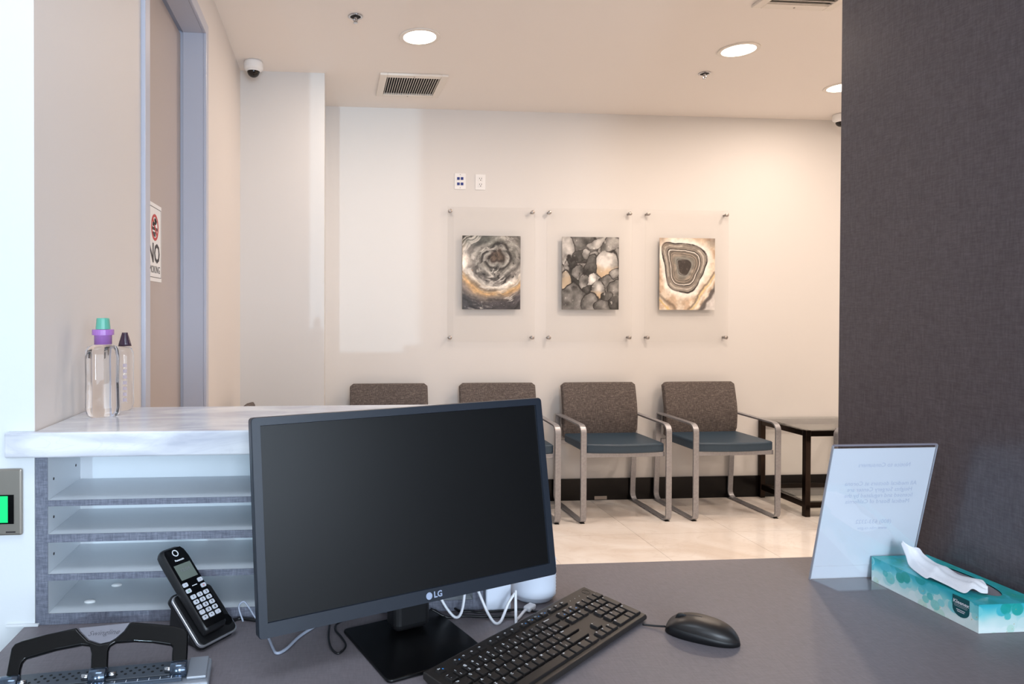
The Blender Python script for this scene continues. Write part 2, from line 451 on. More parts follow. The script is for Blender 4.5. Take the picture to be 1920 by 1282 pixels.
# floor and its tiles
fl = structure(MB().box((-2.4, -2.4, -0.06), (6.3, 4.6, -0.006)).build('floor', M['grout']))
TS = 0.6
tile_me = MB().box((0.001, 0.001, -0.006), (TS-0.001, TS-0.001, 0.0)).mesh('tile', M['floor_tile'])
y = 4.285
ys = []
yy = 4.285
tile_rows = [(4.287, YB)] + [(4.287-TS*(i+1), 4.287-TS*i) for i in range(5)]
for (ya, yb) in tile_rows:
    x0 = 1.785 - TS*5
    for i in range(13):
        xa, xb = max(x0+TS*i, XL-0.09), x0+TS*(i+1)
        if xb < XL or xa > 6.2: continue
        xb = min(xb, 6.2)
        if abs((yb-ya)-TS) < 1e-6 and abs(xb-xa-TS) < 1e-6: inst('tile', tile_me, (xa, ya, 0), fl)
        else: MB().box((xa+0.001, ya+0.001, -0.006), (xb-0.001, yb-0.001, 0.0)).build('tile', M['floor_tile'], fl)
structure(MB().box((-2.4, -2.4, -0.006), (6.3, 1.28, -0.001)).build('floor_office', mat('office carpet', rgb(108, 104, 104), 0.9)))
structure(MB().box((-2.4, -2.4, CEIL), (6.3, 4.6, CEIL+0.1)).build('ceiling', M['ceiling']))
structure(MB().box((-0.62, YB, 0), (6.3, YB+0.12, CEIL)).build('wall_back', M['paint_warm']))
structure(MB().box((-0.513, 3.783, 0), (-0.036, YB, CEIL)).build('wall_pilaster', M['paint_pil']))
structure(MB().box((6.2, 1.4, 0), (6.3, YB, CEIL)).build('wall_right_far', M['paint_warm']))
structure(MB().box((1.365, 1.39, 0), (6.2, 1.51, CEIL)).build('wall_front', M['paint_warm']))
structure(MB().box((1.245, -0.15, 0), (1.365, 1.513, CEIL)).build('wall_right', M['linen'], bevel=0.0015))
structure(MB().box((-2.3, 1.183, 0), (-0.513, 1.30, CEIL)).build('wall_reception', M['paint_white']))
structure(MB().box((1.365, -0.15, 0), (3.3, -0.03, CEIL)).build('wall_office_front', M['paint_white']))
structure(MB().box((3.2, -2.2, 0), (3.3, -0.15, CEIL)).build('wall_office_right', M['paint_white']))
structure(MB().box((-2.4, -2.3, 0), (-2.3, 1.30, CEIL)).build('wall_office_left', M['paint_white']))
# left wall with the door opening (y 1.867 .. 2.71, z 0 .. 2.42)
wl = MB()
wl.box((-0.64, 1.3001, 0), (XL, 1.845, CEIL)); wl.box((-0.64, 2.735, 0), (XL, 3.783, CEIL)); wl.box((-0.64, 1.845, 2.45), (XL, 2.735, CEIL))
wl.box((-0.514, 1.1829, 1.046), (XL+0.0006, 1.3001, CEIL))
structure(wl.build('wall_left', M['paint_left']))
# office back wall; unseen left window opening sized to edge the light patch
WB = MB()
for a, b in (((-2.4, 0), (-1.35, CEIL)), ((-0.61, 0), (0.1, CEIL)), ((0.1, 0), (0.7, 0.8)), ((0.1, 2.4), (0.7, CEIL)), ((2.8, 0), (3.3, CEIL)), ((0.7, 0), (0.8, CEIL)), ((-1.35, 0), (-0.61, 0.8)), ((-1.35, 2.4), (-0.61, CEIL)), ((0.8, 0), (2.8, 0.7)), ((0.8, 2.2), (2.8, CEIL))):
    WB.box((a[0], OFF-0.1, a[1]), (b[0], OFF, b[1]))
structure(WB.build('wall_office_back', M['paint_white']))
for i, (xa, xb, za, zb) in enumerate(((-1.35, -0.61, 0.8, 2.4), (0.8, 2.8, 0.7, 2.2), (0.1, 0.7, 0.8, 2.4))):  # last window added only for the extra fill lamp
    wn = MB()
    for a, b in (((xa, za), (xa+0.04, zb)), ((xb-0.04, za), (xb, zb)), ((xa+0.04, za), (xb-0.04, za+0.04)), ((xa+0.04, zb-0.04), (xb-0.04, zb))):
        wn.box((a[0], OFF-0.05, a[1]), (b[0], OFF-0.01, b[1]))
    wo = structure(wn.build('window_%d' % (i+1), M['white_enamel']))
    MB().box((xa+0.04, OFF-0.034, za+0.04), (xb-0.04, OFF-0.028, zb-0.04)).build('pane', M['acrylic'], wo)
structure(MB().box((-0.036, YB-0.014, 0), (6.2, YB, 0.149)).build('baseboard_back', M['base_black'], bevel=0.002))
structure(MB().box((XL, 2.76, 0), (XL+0.013, 3.783, 0.149)).build('baseboard_left', M['base_black'], bevel=0.002))
structure(MB().box((-0.5, 3.77, 0), (-0.036, 3.783, 0.149)).build('baseboard_pilaster', M['base_black'], bevel=0.002))
# knee walls that carry counter and desk
structure(MB().box((-0.511, 1.388, 0), (0.285, 1.452, 1.046)).build('wall_counter', M['paint_warm']))
structure(MB().box((0.285, 1.388, 0), (1.245, 1.40, 0.70)).build('wall_desk', M['paint_warm']))
structure(MB().box((-0.56, 1.1765, 0.7503), (-0.505, 1.183, 0.7545)).build('trim_1', M['paint_white'], bevel=0.001))

# door in the left wall
dr = structure(MB().box((-0.650, 1.867, 0.008), (-0.605, 2.7085, 2.416)).build('door_1', M['door'], bevel=0.001))
def jamb(ya, yb, name='door_frame'):
    return MB()
for (a, b) in (((XL-0.001, 1.827), (-0.501, 1.876)), ((XL-0.001, 2.702), (-0.501, 2.7505))):
    m_ = MB().box((a[0], a[1], 0), (b[0], b[1], 2.466)); m_.build('door_frame', M['door_frame'], dr, bevel=0.003)
MB().box((XL-0.001, 1.876, 2.418), (-0.501, 2.702, 2.466)).build('door_frame', M['door_frame'], dr, bevel=0.003)
# rebated returns of the frame
MB().box((-0.66, 1.846, 0), (XL-0.001, 1.866, 2.449)).build('door_jamb', M['door_frame'], dr)
j = MB().box((-0.594, 2.704, 0), (XL-0.001, 2.734, 2.449)); j.box((-0.66, 2.711, 0), (-0.594, 2.734, 2.449)); j.build('door_jamb', M['door_frame'], dr, bevel=0.001)
j = MB().box((-0.594, 1.866, 2.42), (XL-0.001, 2.704, 2.449)); j.box((-0.66, 1.866, 2.43), (-0.594, 2.711, 2.449)); j.build('door_jamb', M['door_frame'], dr, bevel=0.001)

# ------------------------------------------------------------------ ceiling fittings
def downlight(x, y, label, k=1.0):
    t = thing('ceiling_light', label, 'ceiling light', (x, y, CEIL), 0, 'recessed round downlights')
    MB().annulus((0, 0, -0.006), 0.081, 0.101, 0.006, 48).build('trim_ring', M['white_enamel'], t, bevel=0.002)
    MB().lathe([(0.0815, -0.0045), (0.0815, -0.001)], n=48).build('lens', M['lens'], t)
    area('downlight_lamp', (x, y, CEIL-0.009), (0, 0, 0), 0.15, 0.15, DOWNLIGHT_W*k, WARM, 'DISK')
downlight(0.4388, 3.24, 'round recessed ceiling light above the left air vent', 0.66)
downlight(2.1109, 3.256, 'round recessed ceiling light near the right-hand sprinkler, seen whole')
downlight(3.0853, 3.738, 'round recessed ceiling light half hidden by the dark right wall', 0.48)
for lx, ly in ((3.75, 2.2), (2.9, 2.2), (4.8, 3.25)):      # unseen lamps added to lift the room's bounce light
    area('downlight_lamp', (lx, ly, CEIL-0.009), (0, 0, 0), 0.15, 0.15, DOWNLIGHT_W, WARM, 'DISK')
def sprinkler(x, y, label):
    t = thing('sprinkler', label, 'sprinkler', (x, y, CEIL), 0, 'ceiling sprinklers')
    MB().annulus((0, 0, -0.006), 0.024, 0.034, 0.006, 32).build('escutcheon', M['chrome'], t, bevel=0.002)
    MB().lathe([(0.0245, -0.004), (0.0245, -0.001)], n=28).build('cup', M['dark'], t)
    f = MB().lathe([(0.009, -0.004), (0.008, -0.014), (0.005, -0.016), (0.005, -0.026)], n=16)
    for s in (-1, 1): f.tube([(s*0.006, 0, -0.012), (s*0.010, 0, -0.02), (s*0.003, 0, -0.030)], 0.0018, 6)
    f.build('nozzle', M['chrome'], t)
    MB().lathe([(0.010, -0.033), (0.0105, -0.0305)], n=16).build('deflector', M['chrome'], t)
sprinkler(0.1124, 3.041, 'chrome ceiling sprinkler left of the first round light')
sprinkler(2.125, 3.591, 'chrome ceiling sprinkler behind the second round light')
def dome_cam(x, y, label):
    t = thing('security_camera', label, 'camera', (x, y, CEIL), 0, 'dome cameras on the ceiling')
    MB().lathe([(0.050, -0.001), (0.052, -0.012), (0.0525, -0.036), (0.050, -0.043), (0.040, -0.05), (0.034, -0.052)], n=40).build('housing', M['white_plastic'], t, True)
    MB().lathe([(0.0365, -0.048)] + [(0.034*math.cos(a), -0.052-0.034*math.sin(a)) for a in np.linspace(0, PI/2-0.01, 10)] + [(0, -0.086)], n=32).build('dome', M['dome'], t, True)
    MB().annulus((0, 0, -0.056), 0.0345, 0.0385, 0.008, 32).build('dome_ring', M['white_plastic'], t, bevel=0.001)
dome_cam(-0.423, 3.645, 'white dome camera with dark bubble in the left ceiling corner')
dome_cam(3.5, 4.25, 'white dome camera peeking out beside the dark right wall')
def vent(x0, x1, y0, y1, label, n, along):
    t = thing('air_vent', label, 'air vent', ((x0+x1)/2, (y0+y1)/2, CEIL), 0, 'ceiling air vents')
    hx, hy, b = (x1-x0)/2, (y1-y0)/2, 0.042
    f = MB()
    f.box((-hx, -hy, -0.014), (-hx+b, hy, -0.0005)); f.box((hx-b, -hy, -0.014), (hx, hy, -0.0005))
    f.box((-hx+b, -hy, -0.014), (hx-b, -hy+b, -0.0005)); f.box((-hx+b, hy-b, -0.014), (hx-b, hy, -0.0005))
    f.build('frame', M['white_enamel'], t, bevel=0.003)
    MB().box((-hx+b, -hy+b, -0.0016), (hx-b, hy-b, -0.0006)).build('duct_shade', M['dark'], t)  # flat black sheet in place of the shade inside the vent
    L = (hy-b) if along == 'y' else (hx-b); W_ = (hx-b) if along == 'y' else (hy-b)
    for i in range(n):
        c = -W_ + (i+0.5)*2*W_/n
        me = MB().box((-0.0014, -L, -0.006), (0.0014, L, 0.006))
        me.xform(Matrix.Rotation(0.25 if along == 'y' else 0.6, 4, 'Y'))
        o = me.build('slat', M['white_enamel'], t)
        o.location = (c, 0, -0.0085) if along == 'y' else (0, c, -0.0085)
        if along == 'x': o.rotation_euler = (0, 0, PI/2)
    for s in (-1, 1): MB().lathe([(0.004, -0.016), (0.004, -0.013)], (0, s*(hy-b/2), 0), 10).build('screw', M['nickel'], t)
vent(0.281, 0.677, 3.742, 4.122, 'square white ceiling vent with dark slats over the wall art', 22, 'y')
vent(1.86, 2.232, 2.40, 2.782, 'white ceiling vent cut off by the top edge near the dark wall', 12, 'x')

# ------------------------------------------------------------------ back wall: plates and art
t = thing('network_plate', 'white wall plate with four blue data jacks', 'wall plate', (0.8726, YB, 2.181))
MB().box((-0.0385, -0.006, -0.0535), (0.0385, 0, 0.0535)).build('plate', M['white_plastic'], t, bevel=0.002)
for i in (-1, 1):
    for k in (-1, 1):
        MB().box((i*0.0125-0.009, -0.0095, k*0.018-0.009), (i*0.0125+0.009, -0.0055, k*0.018+0.009)).build('jack', M['blue_jack'], t, bevel=0.001)
    MB().lathe([(0.003, 0), (0.003, 0.0012)], n=10).xform(Matrix.Translation((0, -0.006, i*0.044)) @ Matrix.Rotation(PI/2, 4, 'X')).build('screw', M['nickel'], t)
t = thing('power_outlet', 'white double power outlet right of the data plate', 'outlet', (1.012, YB, 2.178))
MB().box((-0.035, -0.006, -0.0525), (0.035, 0, 0.0525)).build('plate', M['white_plastic'], t, bevel=0.002)
for k in (-1, 1):
    so_ = MB().box((-0.017, -0.009, k*0.02-0.0155), (0.017, -0.0055, k*0.02+0.0155)).build('socket', M['white_plastic'], t, bevel=0.004)
    sl_ = MB()
    for dx in (-0.0065, 0.0065): sl_.box((dx-0.0014, -0.0096, k*0.02-0.001), (dx+0.0014, -0.0088, k*0.02+0.009))
    sl_.box((-0.0028, -0.0096, k*0.02-0.0105), (0.0028, -0.0088, k*0.02-0.005)); sl_.build('slots', M['ink_black'], so_)
t = tag(MB().box((-0.045, -0.006, -0.012), (0.045, 0, 0.012)).build('floor_outlet_cover', M['nickel'], None, bevel=0.002), 'small metal cover low on the black baseboard behind the second chair from right', 'outlet')
t.location = (1.86, YB-0.0145, 0.017)

def art1(u, v):
    n = fbm(u*5, v*6, 3); n2 = fbm(u*5+9, v*6+4, 8)
    x = (u-0.60)*0.8+(n-0.5)*0.09; yv = v-0.70+(n2-0.5)*0.09
    xr = x*0.94+yv*0.34; yr = -x*0.34+yv*0.94
    r = np.hypot(xr*0.92, yr*1.08); th = np.arctan2(yr, xr)
    rs_ = r - 0.022*(th/PI) + 0.018*np.sin(th*3+r*9)
    st = np.array([0, .045, .085, .115, .15, .178, .205, .26, .31, .36, .42, .47, .53, .59, .68, .9])
    cs = np.array([(74,62,52),(98,84,72),(56,47,42),(128,124,118),(152,150,144),(44,40,38),(116,114,108),(158,155,149),(104,101,97),(112,108,104),(206,201,193),(140,128,112),(186,152,108),(124,112,102),(74,70,72),(56,54,58)], float)
    c = np.stack([np.interp(rs_, st, cs[:, k]) for k in range(3)], 1)
    c = mixc(c, (70, 74, 70), sm(0.80, 0.95, v)*sm(0.75, 0.35, u)*0.75)
    c = mixc(c, (228, 219, 208), sm(0.15, 0.03, np.hypot((u-0.03)*0.8, v-0.66))*0.8)
    c = mixc(c, (214, 208, 200), sm(0.12, 0.0, np.abs(v-0.33-0.75*(u-0.75)))*sm(0.5, 0.7, u)*0.55)
    sw = fbm(r*24+np.sin(th)*2.2+n*2, np.cos(th)*3.2+rs_*5, 12, 5); sw2 = fbm(r*44+np.sin(th+1)*4+n2*3, np.cos(th+1)*6, 19, 4)
    tex = fbm(u*26, v*32, 23, 4)
    c = c*(0.30+1.0*sw+0.42*tex)[:, None]
    c = mixc(c, (216, 212, 205), sm(0.52, 0.66, sw2)*sm(0.35, 0.65, n2)*0.8)
    c = mixc(c, (30, 27, 27), sm(0.46, 0.34, sw)*sm(0.45, 0.3, sw2+0.05)*0.75)
    c = mixc(c, (228, 226, 220), sm(0.60, 0.70, fbm(u*60, v*74, 33, 2))*sm(0.30, 0.05, v)*0.8)
    c = mixc(c, (205, 150, 112), sm(0.58, 0.70, fbm(u*24, v*30, 77, 3))*sm(0.16, 0.05, np.hypot((u-0.15)*0.8, v-0.46))*0.7)
    return c
def art2(u, v):
    uu = u + (fbm(u*5, v*6, 1)-0.5)*0.13; vv = v + (fbm(u*5+7, v*6, 2)-0.5)*0.13
    w1 = fbm(u*3-v*1.5, v*2+u, 31); tex = fbm(u*11, v*13, 4)
    g = 165-70*w1
    c = np.stack([g, g*0.985, g*0.965], 1)
    L_ = [(.36,.88,.24,.24,-20,92,0),(.08,.82,.16,.22,10,168,0),(.30,.74,.13,.08,25,58,0),(.17,.52,.12,.22,8,40,0),(.32,.33,.20,.11,-25,36,0),(.08,.55,.05,.16,0,120,0),
          (.62,.93,.22,.06,18,176,0),(.88,.86,.20,.12,12,138,0),(.95,.68,.10,.16,0,112,0),(.42,.76,.10,.08,40,150,0),(.55,.76,.09,.06,-10,140,0),
          (.78,.63,.21,.20,-12,196,1),(.49,.60,.115,.165,-14,84,0),(.29,.51,.105,.115,20,112,0),(.40,.39,.09,.09,0,126,0),(.53,.42,.055,.10,-10,206,0),(.45,.29,.08,.06,10,60,0),
          (.80,.40,.19,.09,10,112,0),(.94,.50,.09,.08,0,150,0),(.65,.27,.14,.13,8,172,1),(.93,.27,.11,.13,0,118,0),(.80,.16,.12,.10,-20,84,0),
          (.03,.33,.13,.23,-8,164,2),(.20,.13,.27,.21,20,106,0),(.48,.07,.16,.17,-18,124,0),(.72,.05,.17,.08,0,112,0),(.93,.08,.12,.10,0,70,0)]
    for a, b, rx, ry, rt, gg, wm in L_:
        t = math.radians(rt); dx = (uu-a)*0.8; dy = vv-b
        d = np.hypot((dx*math.cos(t)+dy*math.sin(t))/(rx*0.8), (-dx*math.sin(t)+dy*math.cos(t))/ry)
        inn = sm(1.02, 0.98, d)
        sh = gg*(1.12-0.42*d**2)+ (tex-0.5)*70 + (fbm(u*9+a*31, v*11+b*17, 61, 4)-0.5)*120 + 26*sm(0.1, 0.9, (vv-b)/ry)
        col = np.stack([sh, sh*0.985, sh*0.965], 1)
        if wm == 1: col = mixc(col, (206, 178, 142), sm(0.1, -0.5, (vv-b)/ry)*0.8); col = mixc(col, (232, 229, 224), sm(0.45, 0.1, np.hypot((uu-a+0.02)/rx, (vv-b-0.2*ry)/ry))*0.6)
        if wm == 2: col = mixc(col, (182, 158, 126), sm(0.3, 0.7, tex)*0.7)
        c = c*(1-inn[:, None]) + col*inn[:, None]
        c = mixc(c, (26, 22, 22), sm(0.085, 0.01, np.abs(d-1.0))*sm(0.38, 0.55, fbm(u*6+a*9, v*7, 9)+0.12)*0.9)
    c = mixc(c, (20, 17, 17), sm(0.56, 0.68, fbm(u*9, v*10, 51, 4))*sm(0.30, 0.12, np.abs(u-0.25))*sm(0.32, 0.1, np.abs(v-0.5))*0.8)
    c = mixc(c, (236, 234, 228), sm(0.66, 0.76, fbm(u*16, v*19, 71, 3))*0.6)
    return np.clip(c, 8, 245)
def art3(u, v):
    x = (u-0.43)*0.8; yv = v-0.60
    wob = (fbm(u*4, v*5, 5)-0.5)*0.07
    q = np.zeros_like(u)
    for ang, k in ((84, 1.0), (190, 1.22), (-26, 1.08), (-100, 0.92), (32, 0.84)):
        a = math.radians(ang); q = q + np.maximum(0, (x*math.cos(a)+yv*math.sin(a))*k)**6
    s = q**(1/6) + wob*0.7
    n = fbm(u*8, v*10, 6); tex = fbm(u*18, v*22, 16, 4)
    c = np.ones((len(u), 3))*np.array([202, 178, 154])
    c = mixc(c, (226, 212, 194), sm(0.42, 0.6, n)); c = mixc(c, (170, 140, 114), sm(0.55, 0.72, fbm(u*4, v*4, 15))*0.75)
    c = mixc(c, (240, 235, 227), sm(0.43, 0.34, s))
    c = mixc(c, (142, 134, 125), sm(0.320, 0.310, s)); c = mixc(c, (206, 198, 187), sm(0.03, 0.0, np.abs(s-0.280))*0.7*sm(0.38, 0.55, n))
    c = mixc(c, (104, 97, 90), sm(0.248, 0.238, s)); c = mixc(c, (172, 160, 146), sm(0.20, 0.185, s)*0.85)
    c = mixc(c, (120, 116, 108), sm(0.172, 0.155, s)*sm(0.3, 0.6, n)); c = mixc(c, (136, 138, 134), sm(0.145, 0.12, s)*0.7)
    s2 = s + 0.03*(u-0.43)*-3
    c = mixc(c, (56, 49, 46), sm(0.105, 0.09, s2))
    c = mixc(c, (98, 92, 86), sm(0.5, 0.65, tex)*sm(0.1, 0.05, s2)*0.6)
    for r0, wd, k in ((0.318, 0.014, 0.95), (0.240, 0.008, 0.8), (0.262, 0.004, 0.45), (0.175, 0.007, 0.75), (0.105, 0.006, 0.7), (0.293, 0.004, 0.5)):
        c = mixc(c, (30, 27, 27), sm(wd, wd*0.25, np.abs(s-r0+0.010*(n-0.5)))*k*(0.55+0.45*sm(0.3, 0.55, fbm(u*7, v*8, 41))))
    c = mixc(c, (246, 243, 236), sm(0.008, 0.002, np.abs(s-0.226))*0.9)
    d1 = (v-0.02)-1.15*(u-0.60) + 0.10*(n-0.5)
    c = mixc(c, (112, 98, 82), sm(0.045, 0.0, np.abs(d1-0.055))*0.7*sm(0.40, 0.55, u)); c = mixc(c, (230, 208, 146), sm(0.03, 0.0, np.abs(d1-0.0))*0.8*sm(0.45, 0.6, u))
    c = mixc(c, (240, 233, 220), sm(0.05, 0.0, np.abs(d1+0.06))*0.8*sm(0.5, 0.6, u)); c = mixc(c, (74, 70, 72), sm(-0.10, -0.16, d1)*0.85)
    c = mixc(c, (228, 225, 222), sm(-0.20, -0.28, d1)*0.85)
    d2 = v-0.19+0.75*u + 0.12*(n-0.5)
    c = mixc(c, (92, 80, 68), sm(0.06, 0.0, np.abs(d2-0.03))*0.6*sm(0.4, 0.25, u)); c = mixc(c, (214, 186, 120), sm(0.03, 0.0, np.abs(d2+0.05))*0.8*sm(0.4, 0.25, u))
    c = mixc(c, (88, 78, 72), sm(0.24, 0.02, np.hypot((1.0-u)*0.8, 1-v))*0.55); c = mixc(c, (150, 124, 100), sm(0.22, 0.02, np.hypot(u*0.8, 1-v))*0.5)
    return c*(0.88+0.24*tex)[:, None]
art_label = ['clear acrylic wall panel with grey spiral print, leftmost of the three', 'clear acrylic wall panel with grey boulder-like print, middle of the three', 'clear acrylic wall panel with tan ringed-shell print, rightmost of the three']
for i, (xc, fn) in enumerate(((1.0835, art1), (1.766, art2), (2.462, art3))):
    t = thing('wall_art', art_label[i], 'picture', (xc, YB-0.03, 1.096), 0, 'acrylic art panels on the back wall')
    MB().box((-0.3, -0.003, 0), (0.3, 0.003, 0.907)).build('acrylic_panel', M['acrylic'], t, bevel=0.0008, seg=1)
    px = {0: 1.083, 1: 1.7725, 2: 2.462}[i] - xc
    me = grid_mesh('print_sheet', 190, 236, lambda u, v: np.stack([px-0.1995+0.399*u, np.full_like(u, -0.0062), 0.2195+0.496*v], 1), fn, M['print'])
    pr_ = bpy.data.objects.new('print_sheet', me); COL.objects.link(pr_); pr_.parent = t
    so2 = pr_.modifiers.new('thick', 'SOLIDIFY'); so2.thickness = 0.003; so2.offset = -1 if me.polygons[0].normal.y < 0 else 1
    for sx in (-1, 1):
        for zz in (0.028, 0.879):
            b = MB().lathe([(0.0075, -0.029), (0.0075, 0.003), (0.0125, 0.0032), (0.0125, 0.013), (0.011, 0.0145)], n=20)
            b.xform(Matrix.Translation((sx*0.283, 0, zz)) @ Matrix.Rotation(PI/2, 4, 'X')).build('standoff', M['nickel'], t, True, bevel=0.0)

# ------------------------------------------------------------------ chairs and side table
def make_chair():
    t = thing('guest_chair', '', 'chair', (0, 0, 0), 0, 'guest chairs of the waiting room')
    for s in (-1, 1):
        x = s*0.2725
        pts = [(x, -0.214, 0.008), (x, -0.214, 0.600), (x, 0.228, 0.609), (x, 0.264, 0.008)]
        MB().bar(arc_path(pts, [0.035, 0.045, 0.015, 0.05], 7), (1, 0, 0), 0.036, 0.011).build('side_frame', M['chair_metal'], t, bevel=0.0012, seg=1)
        for y_ in (-0.19, 0.22): MB().box((x-0.014, y_-0.014, 0.0), (x+0.014, y_+0.014, 0.0035)).build('glide', M['plastic_black'], t)
        MB().box((x-s*0.022-0.003, 0.190, 0.54), (x-s*0.022+0.003, 0.218, 0.59)).build('bracket', M['plastic_black'], t, bevel=0.003)
    f = MB().box((-0.2545, -0.198, 0.404), (0.2545, -0.178, 0.432)); f.box((-0.2545, 0.226, 0.404), (0.2545, 0.244, 0.432))
    f.build('seat_frame', M['chair_metal'], t, bevel=0.002)
    # seat cushion with a bowed front edge
    out = [(0.252, 0.165), (-0.252, 0.165)] + [(-0.252+0.504*k/12, -0.198-0.030*math.sin(PI*k/12)**0.8) for k in range(13)]
    MB().prism([(a, b, 0.430) for a, b in out], (0, 0, 0.058)).build('seat', M['vinyl'], t, smooth=False, bevel=0.012, seg=3, angle=60)
    pip = [(a*1.001, b*1.001, 0.4775) for a, b in out]
    MB().tube(arc_path(pip, 0.02, 3), 0.0022, 6, closed=True).build('seat_piping', M['vinyl'], t, True)
    # curved backrest
    prof = smooth_path([(0.172, 0.455), (0.162, 0.52), (0.157, 0.60), (0.162, 0.66), (0.178, 0.74), (0.199, 0.825)], 5)
    prof = [(p[0], p[1]) for p in [Vector((a[0], a[1], 0)) for a in prof]]
    nrow = len(prof); nx = 14; b = MB(); F, B = [], []
    for i, (py, pz) in enumerate(prof):
        a = prof[max(i-1, 0)]; c = prof[min(i+1, nrow-1)]; tg = Vector((c[0]-a[0], c[1]-a[1], 0)).normalized(); nb = Vector((tg[1], -tg[0], 0))
        hw = 0.257 if pz > 0.5 else 0.252
        top = max(0, pz-(0.825-0.022)); hw -= 0.022 - math.sqrt(max(0, 0.022**2-top**2)) if top > 0 else 0
        rf, rb = [], []
        for k in range(nx+1):
            x = -hw+2*hw*k/nx; bow = 0.010*(1-(x/0.257)**2)
            rf.append(b.bm.verts.new((x, py+bow, pz))); rb.append(b.bm.verts.new((x, py+bow+nb[0]*0.042, pz+nb[1]*0.042)))
        F.append(rf); B.append(rb)
    for i in range(nrow-1):
        for k in range(nx):
            b.bm.faces.new((F[i][k], F[i][k+1], F[i+1][k+1], F[i+1][k])); b.bm.faces.new((B[i][k], B[i+1][k], B[i+1][k+1], B[i][k+1]))
        for L in (0, nx): b.bm.faces.new((F[i][L], F[i+1][L], B[i+1][L], B[i][L]))
    for k in range(nx):
        b.bm.faces.new((F[0][k], B[0][k], B[0][k+1], F[0][k+1])); b.bm.faces.new((F[-1][k], F[-1][k+1], B[-1][k+1], B[-1][k]))
    b.build('backrest', M['tweed'], t, True, bevel=0.007, seg=2, angle=50)
    return t
ch = make_chair()
places = [(0.385, 4.10, 0.0, 'guest chair with only its backrest top showing, leftmost in the row behind the counter'),
          (1.112, 4.10, -0.01, 'guest chair mostly hidden behind the monitor, second from the left'),
          (1.8136, 4.10, 0.01, 'grey tweed guest chair with blue seat under the middle wall art, beside the monitor'),
          (2.526, 4.10, 0.022, 'grey tweed guest chair with blue seat beside the glass side table'),
          (-0.200, 3.235, PI/2, 'guest chair along the left wall, only a rounded backrest corner above the counter'),
          (3.268, 3.45, -PI/2, 'guest chair at the right, only a sliver of seat and arm beside the dark wall')]
for i, (x, y, rz, lb) in enumerate(places):
    if i == 0: ch.location = (x, y, 0); ch.rotation_euler = (0, 0, rz); ch['label'] = lb
    else: dup(ch, (x, y, 0), rz, lb)

t = thing('side_table', 'dark metal side table with glass top and glass lower shelf', 'table', (3.31, 4.147, 0))
HX, HY = 0.287, 0.217
for sx in (-1, 1):
    for sy in (-1, 1): MB().box((sx*HX-0.017, sy*HY-0.017, 0), (sx*HX+0.017, sy*HY+0.017, 0.552)).build('leg', M['bronze'], t, bevel=0.003)
for z0, z1 in ((0.512, 0.548), (0.057, 0.095)):
    for s in (-1, 1):
        MB().box((s*HX-0.014, -HY+0.017, z0), (s*HX+0.014, HY-0.017, z1)).build('rail', M['bronze'], t, bevel=0.002)
        MB().box((-HX+0.017, s*HY-0.014, z0), (HX-0.017, s*HY+0.014, z1)).build('rail', M['bronze'], t, bevel=0.002)
MB().box((-HX-0.012, -HY-0.012, 0.5525), (HX+0.012, HY+0.012, 0.5605)).build('table_top', M['glass'], t, bevel=0.001)
MB().box((-HX+0.012, -HY+0.012, 0.0955), (HX-0.012, HY-0.012, 0.1025)).build('lower_shelf', M['glass'], t, bevel=0.001)

# ------------------------------------------------------------------ no smoking sign on the door
t = thing('no_smoking_sign', 'white NO SMOKING sign on the grey door', 'sign', (-0.6048, 2.301, 1.534))
MB().box((0, -0.100, -0.134), (0.0016, 0.100, 0.134)).build('plate', M['white_plastic'], t, bevel=0.0005, seg=1)
b = MB()
for a, c in (((-0.093, 0.1185), (0.093, 0.1205)), ((-0.093, -0.1205), (0.093, -0.1185)), ((-0.0945, -0.1205), (-0.0925, 0.1205)), ((0.0925, -0.1205), (0.0945, 0.1205))):
    b.box((0.0015, a[0], a[1]), (0.0020, c[0], c[1]))
b.build('border', M['ink_black'], t)
F_ = lambda y_, z_, h=0.0022: frame((h, y_, z_), (0, 1, 0), (0, 0, 1))
sym = MB().annulus((0.0016, 0.012, 0.052), 0.036, 0.0455, 0.0009, 40, (0, 1, 0), (0, 0, 1)).build('red_ring', M['ink_red'], t)
sb = MB().box((0, -0.040, -0.005), (0.0009, 0.040, 0.005)); sb.xform(Matrix.Translation((0.0018, 0.012, 0.052)) @ Matrix.Rotation(-PI/4, 4, 'X')).build('slash', M['ink_red'], t)
cg = MB().box((0.0016, -0.016, 0.042), (0.0022, 0.044, 0.052)); cg.build('cigarette', M['ink_black'], t)
MB().box((0.0016, -0.022, 0.042), (0.0022, -0.017, 0.052)).build('cigarette_tip', M['ink_black'], t)
MB().tube(smooth_path([(0.0019, -0.012, 0.056), (0.0019, -0.008, 0.066), (0.0019, 0.014, 0.064), (0.0019, 0.020, 0.072), (0.0019, 0.008, 0.080)], 5), 0.0042, 6).xform(Matrix.Diagonal((1, 1, 1, 1))).build('smoke', M['ink_black'], t)
MB().box((0.0016, -0.014, 0.020), (0.0022, 0.020, 0.036)).build('ash_shape', M['ink_black'], t)
text('lettering', 'NO', 0.092, F_(0.002, -0.040), M['ink_black'], t, bold=0.0022, sx=1.0)
text('lettering', 'SMOKING', 0.036, F_(0.002, -0.094), M['ink_black'], t, sx=0.95)

# ------------------------------------------------------------------ reception counter and cubby
ctr = MB().prism([(-0.556, 1.165, 1.0465), (0.252, 1.165, 1.0465), (0.252, 1.463, 1.0465), (-0.5105, 1.463, 1.0465), (-0.5105, 1.1822, 1.0465), (-0.556, 1.1822, 1.0465)], (0, 0, 0.0435))
tag(ctr.build('countertop', M['quartz'], None, bevel=0.003), 'white veined stone countertop above the open shelves', 'countertop')

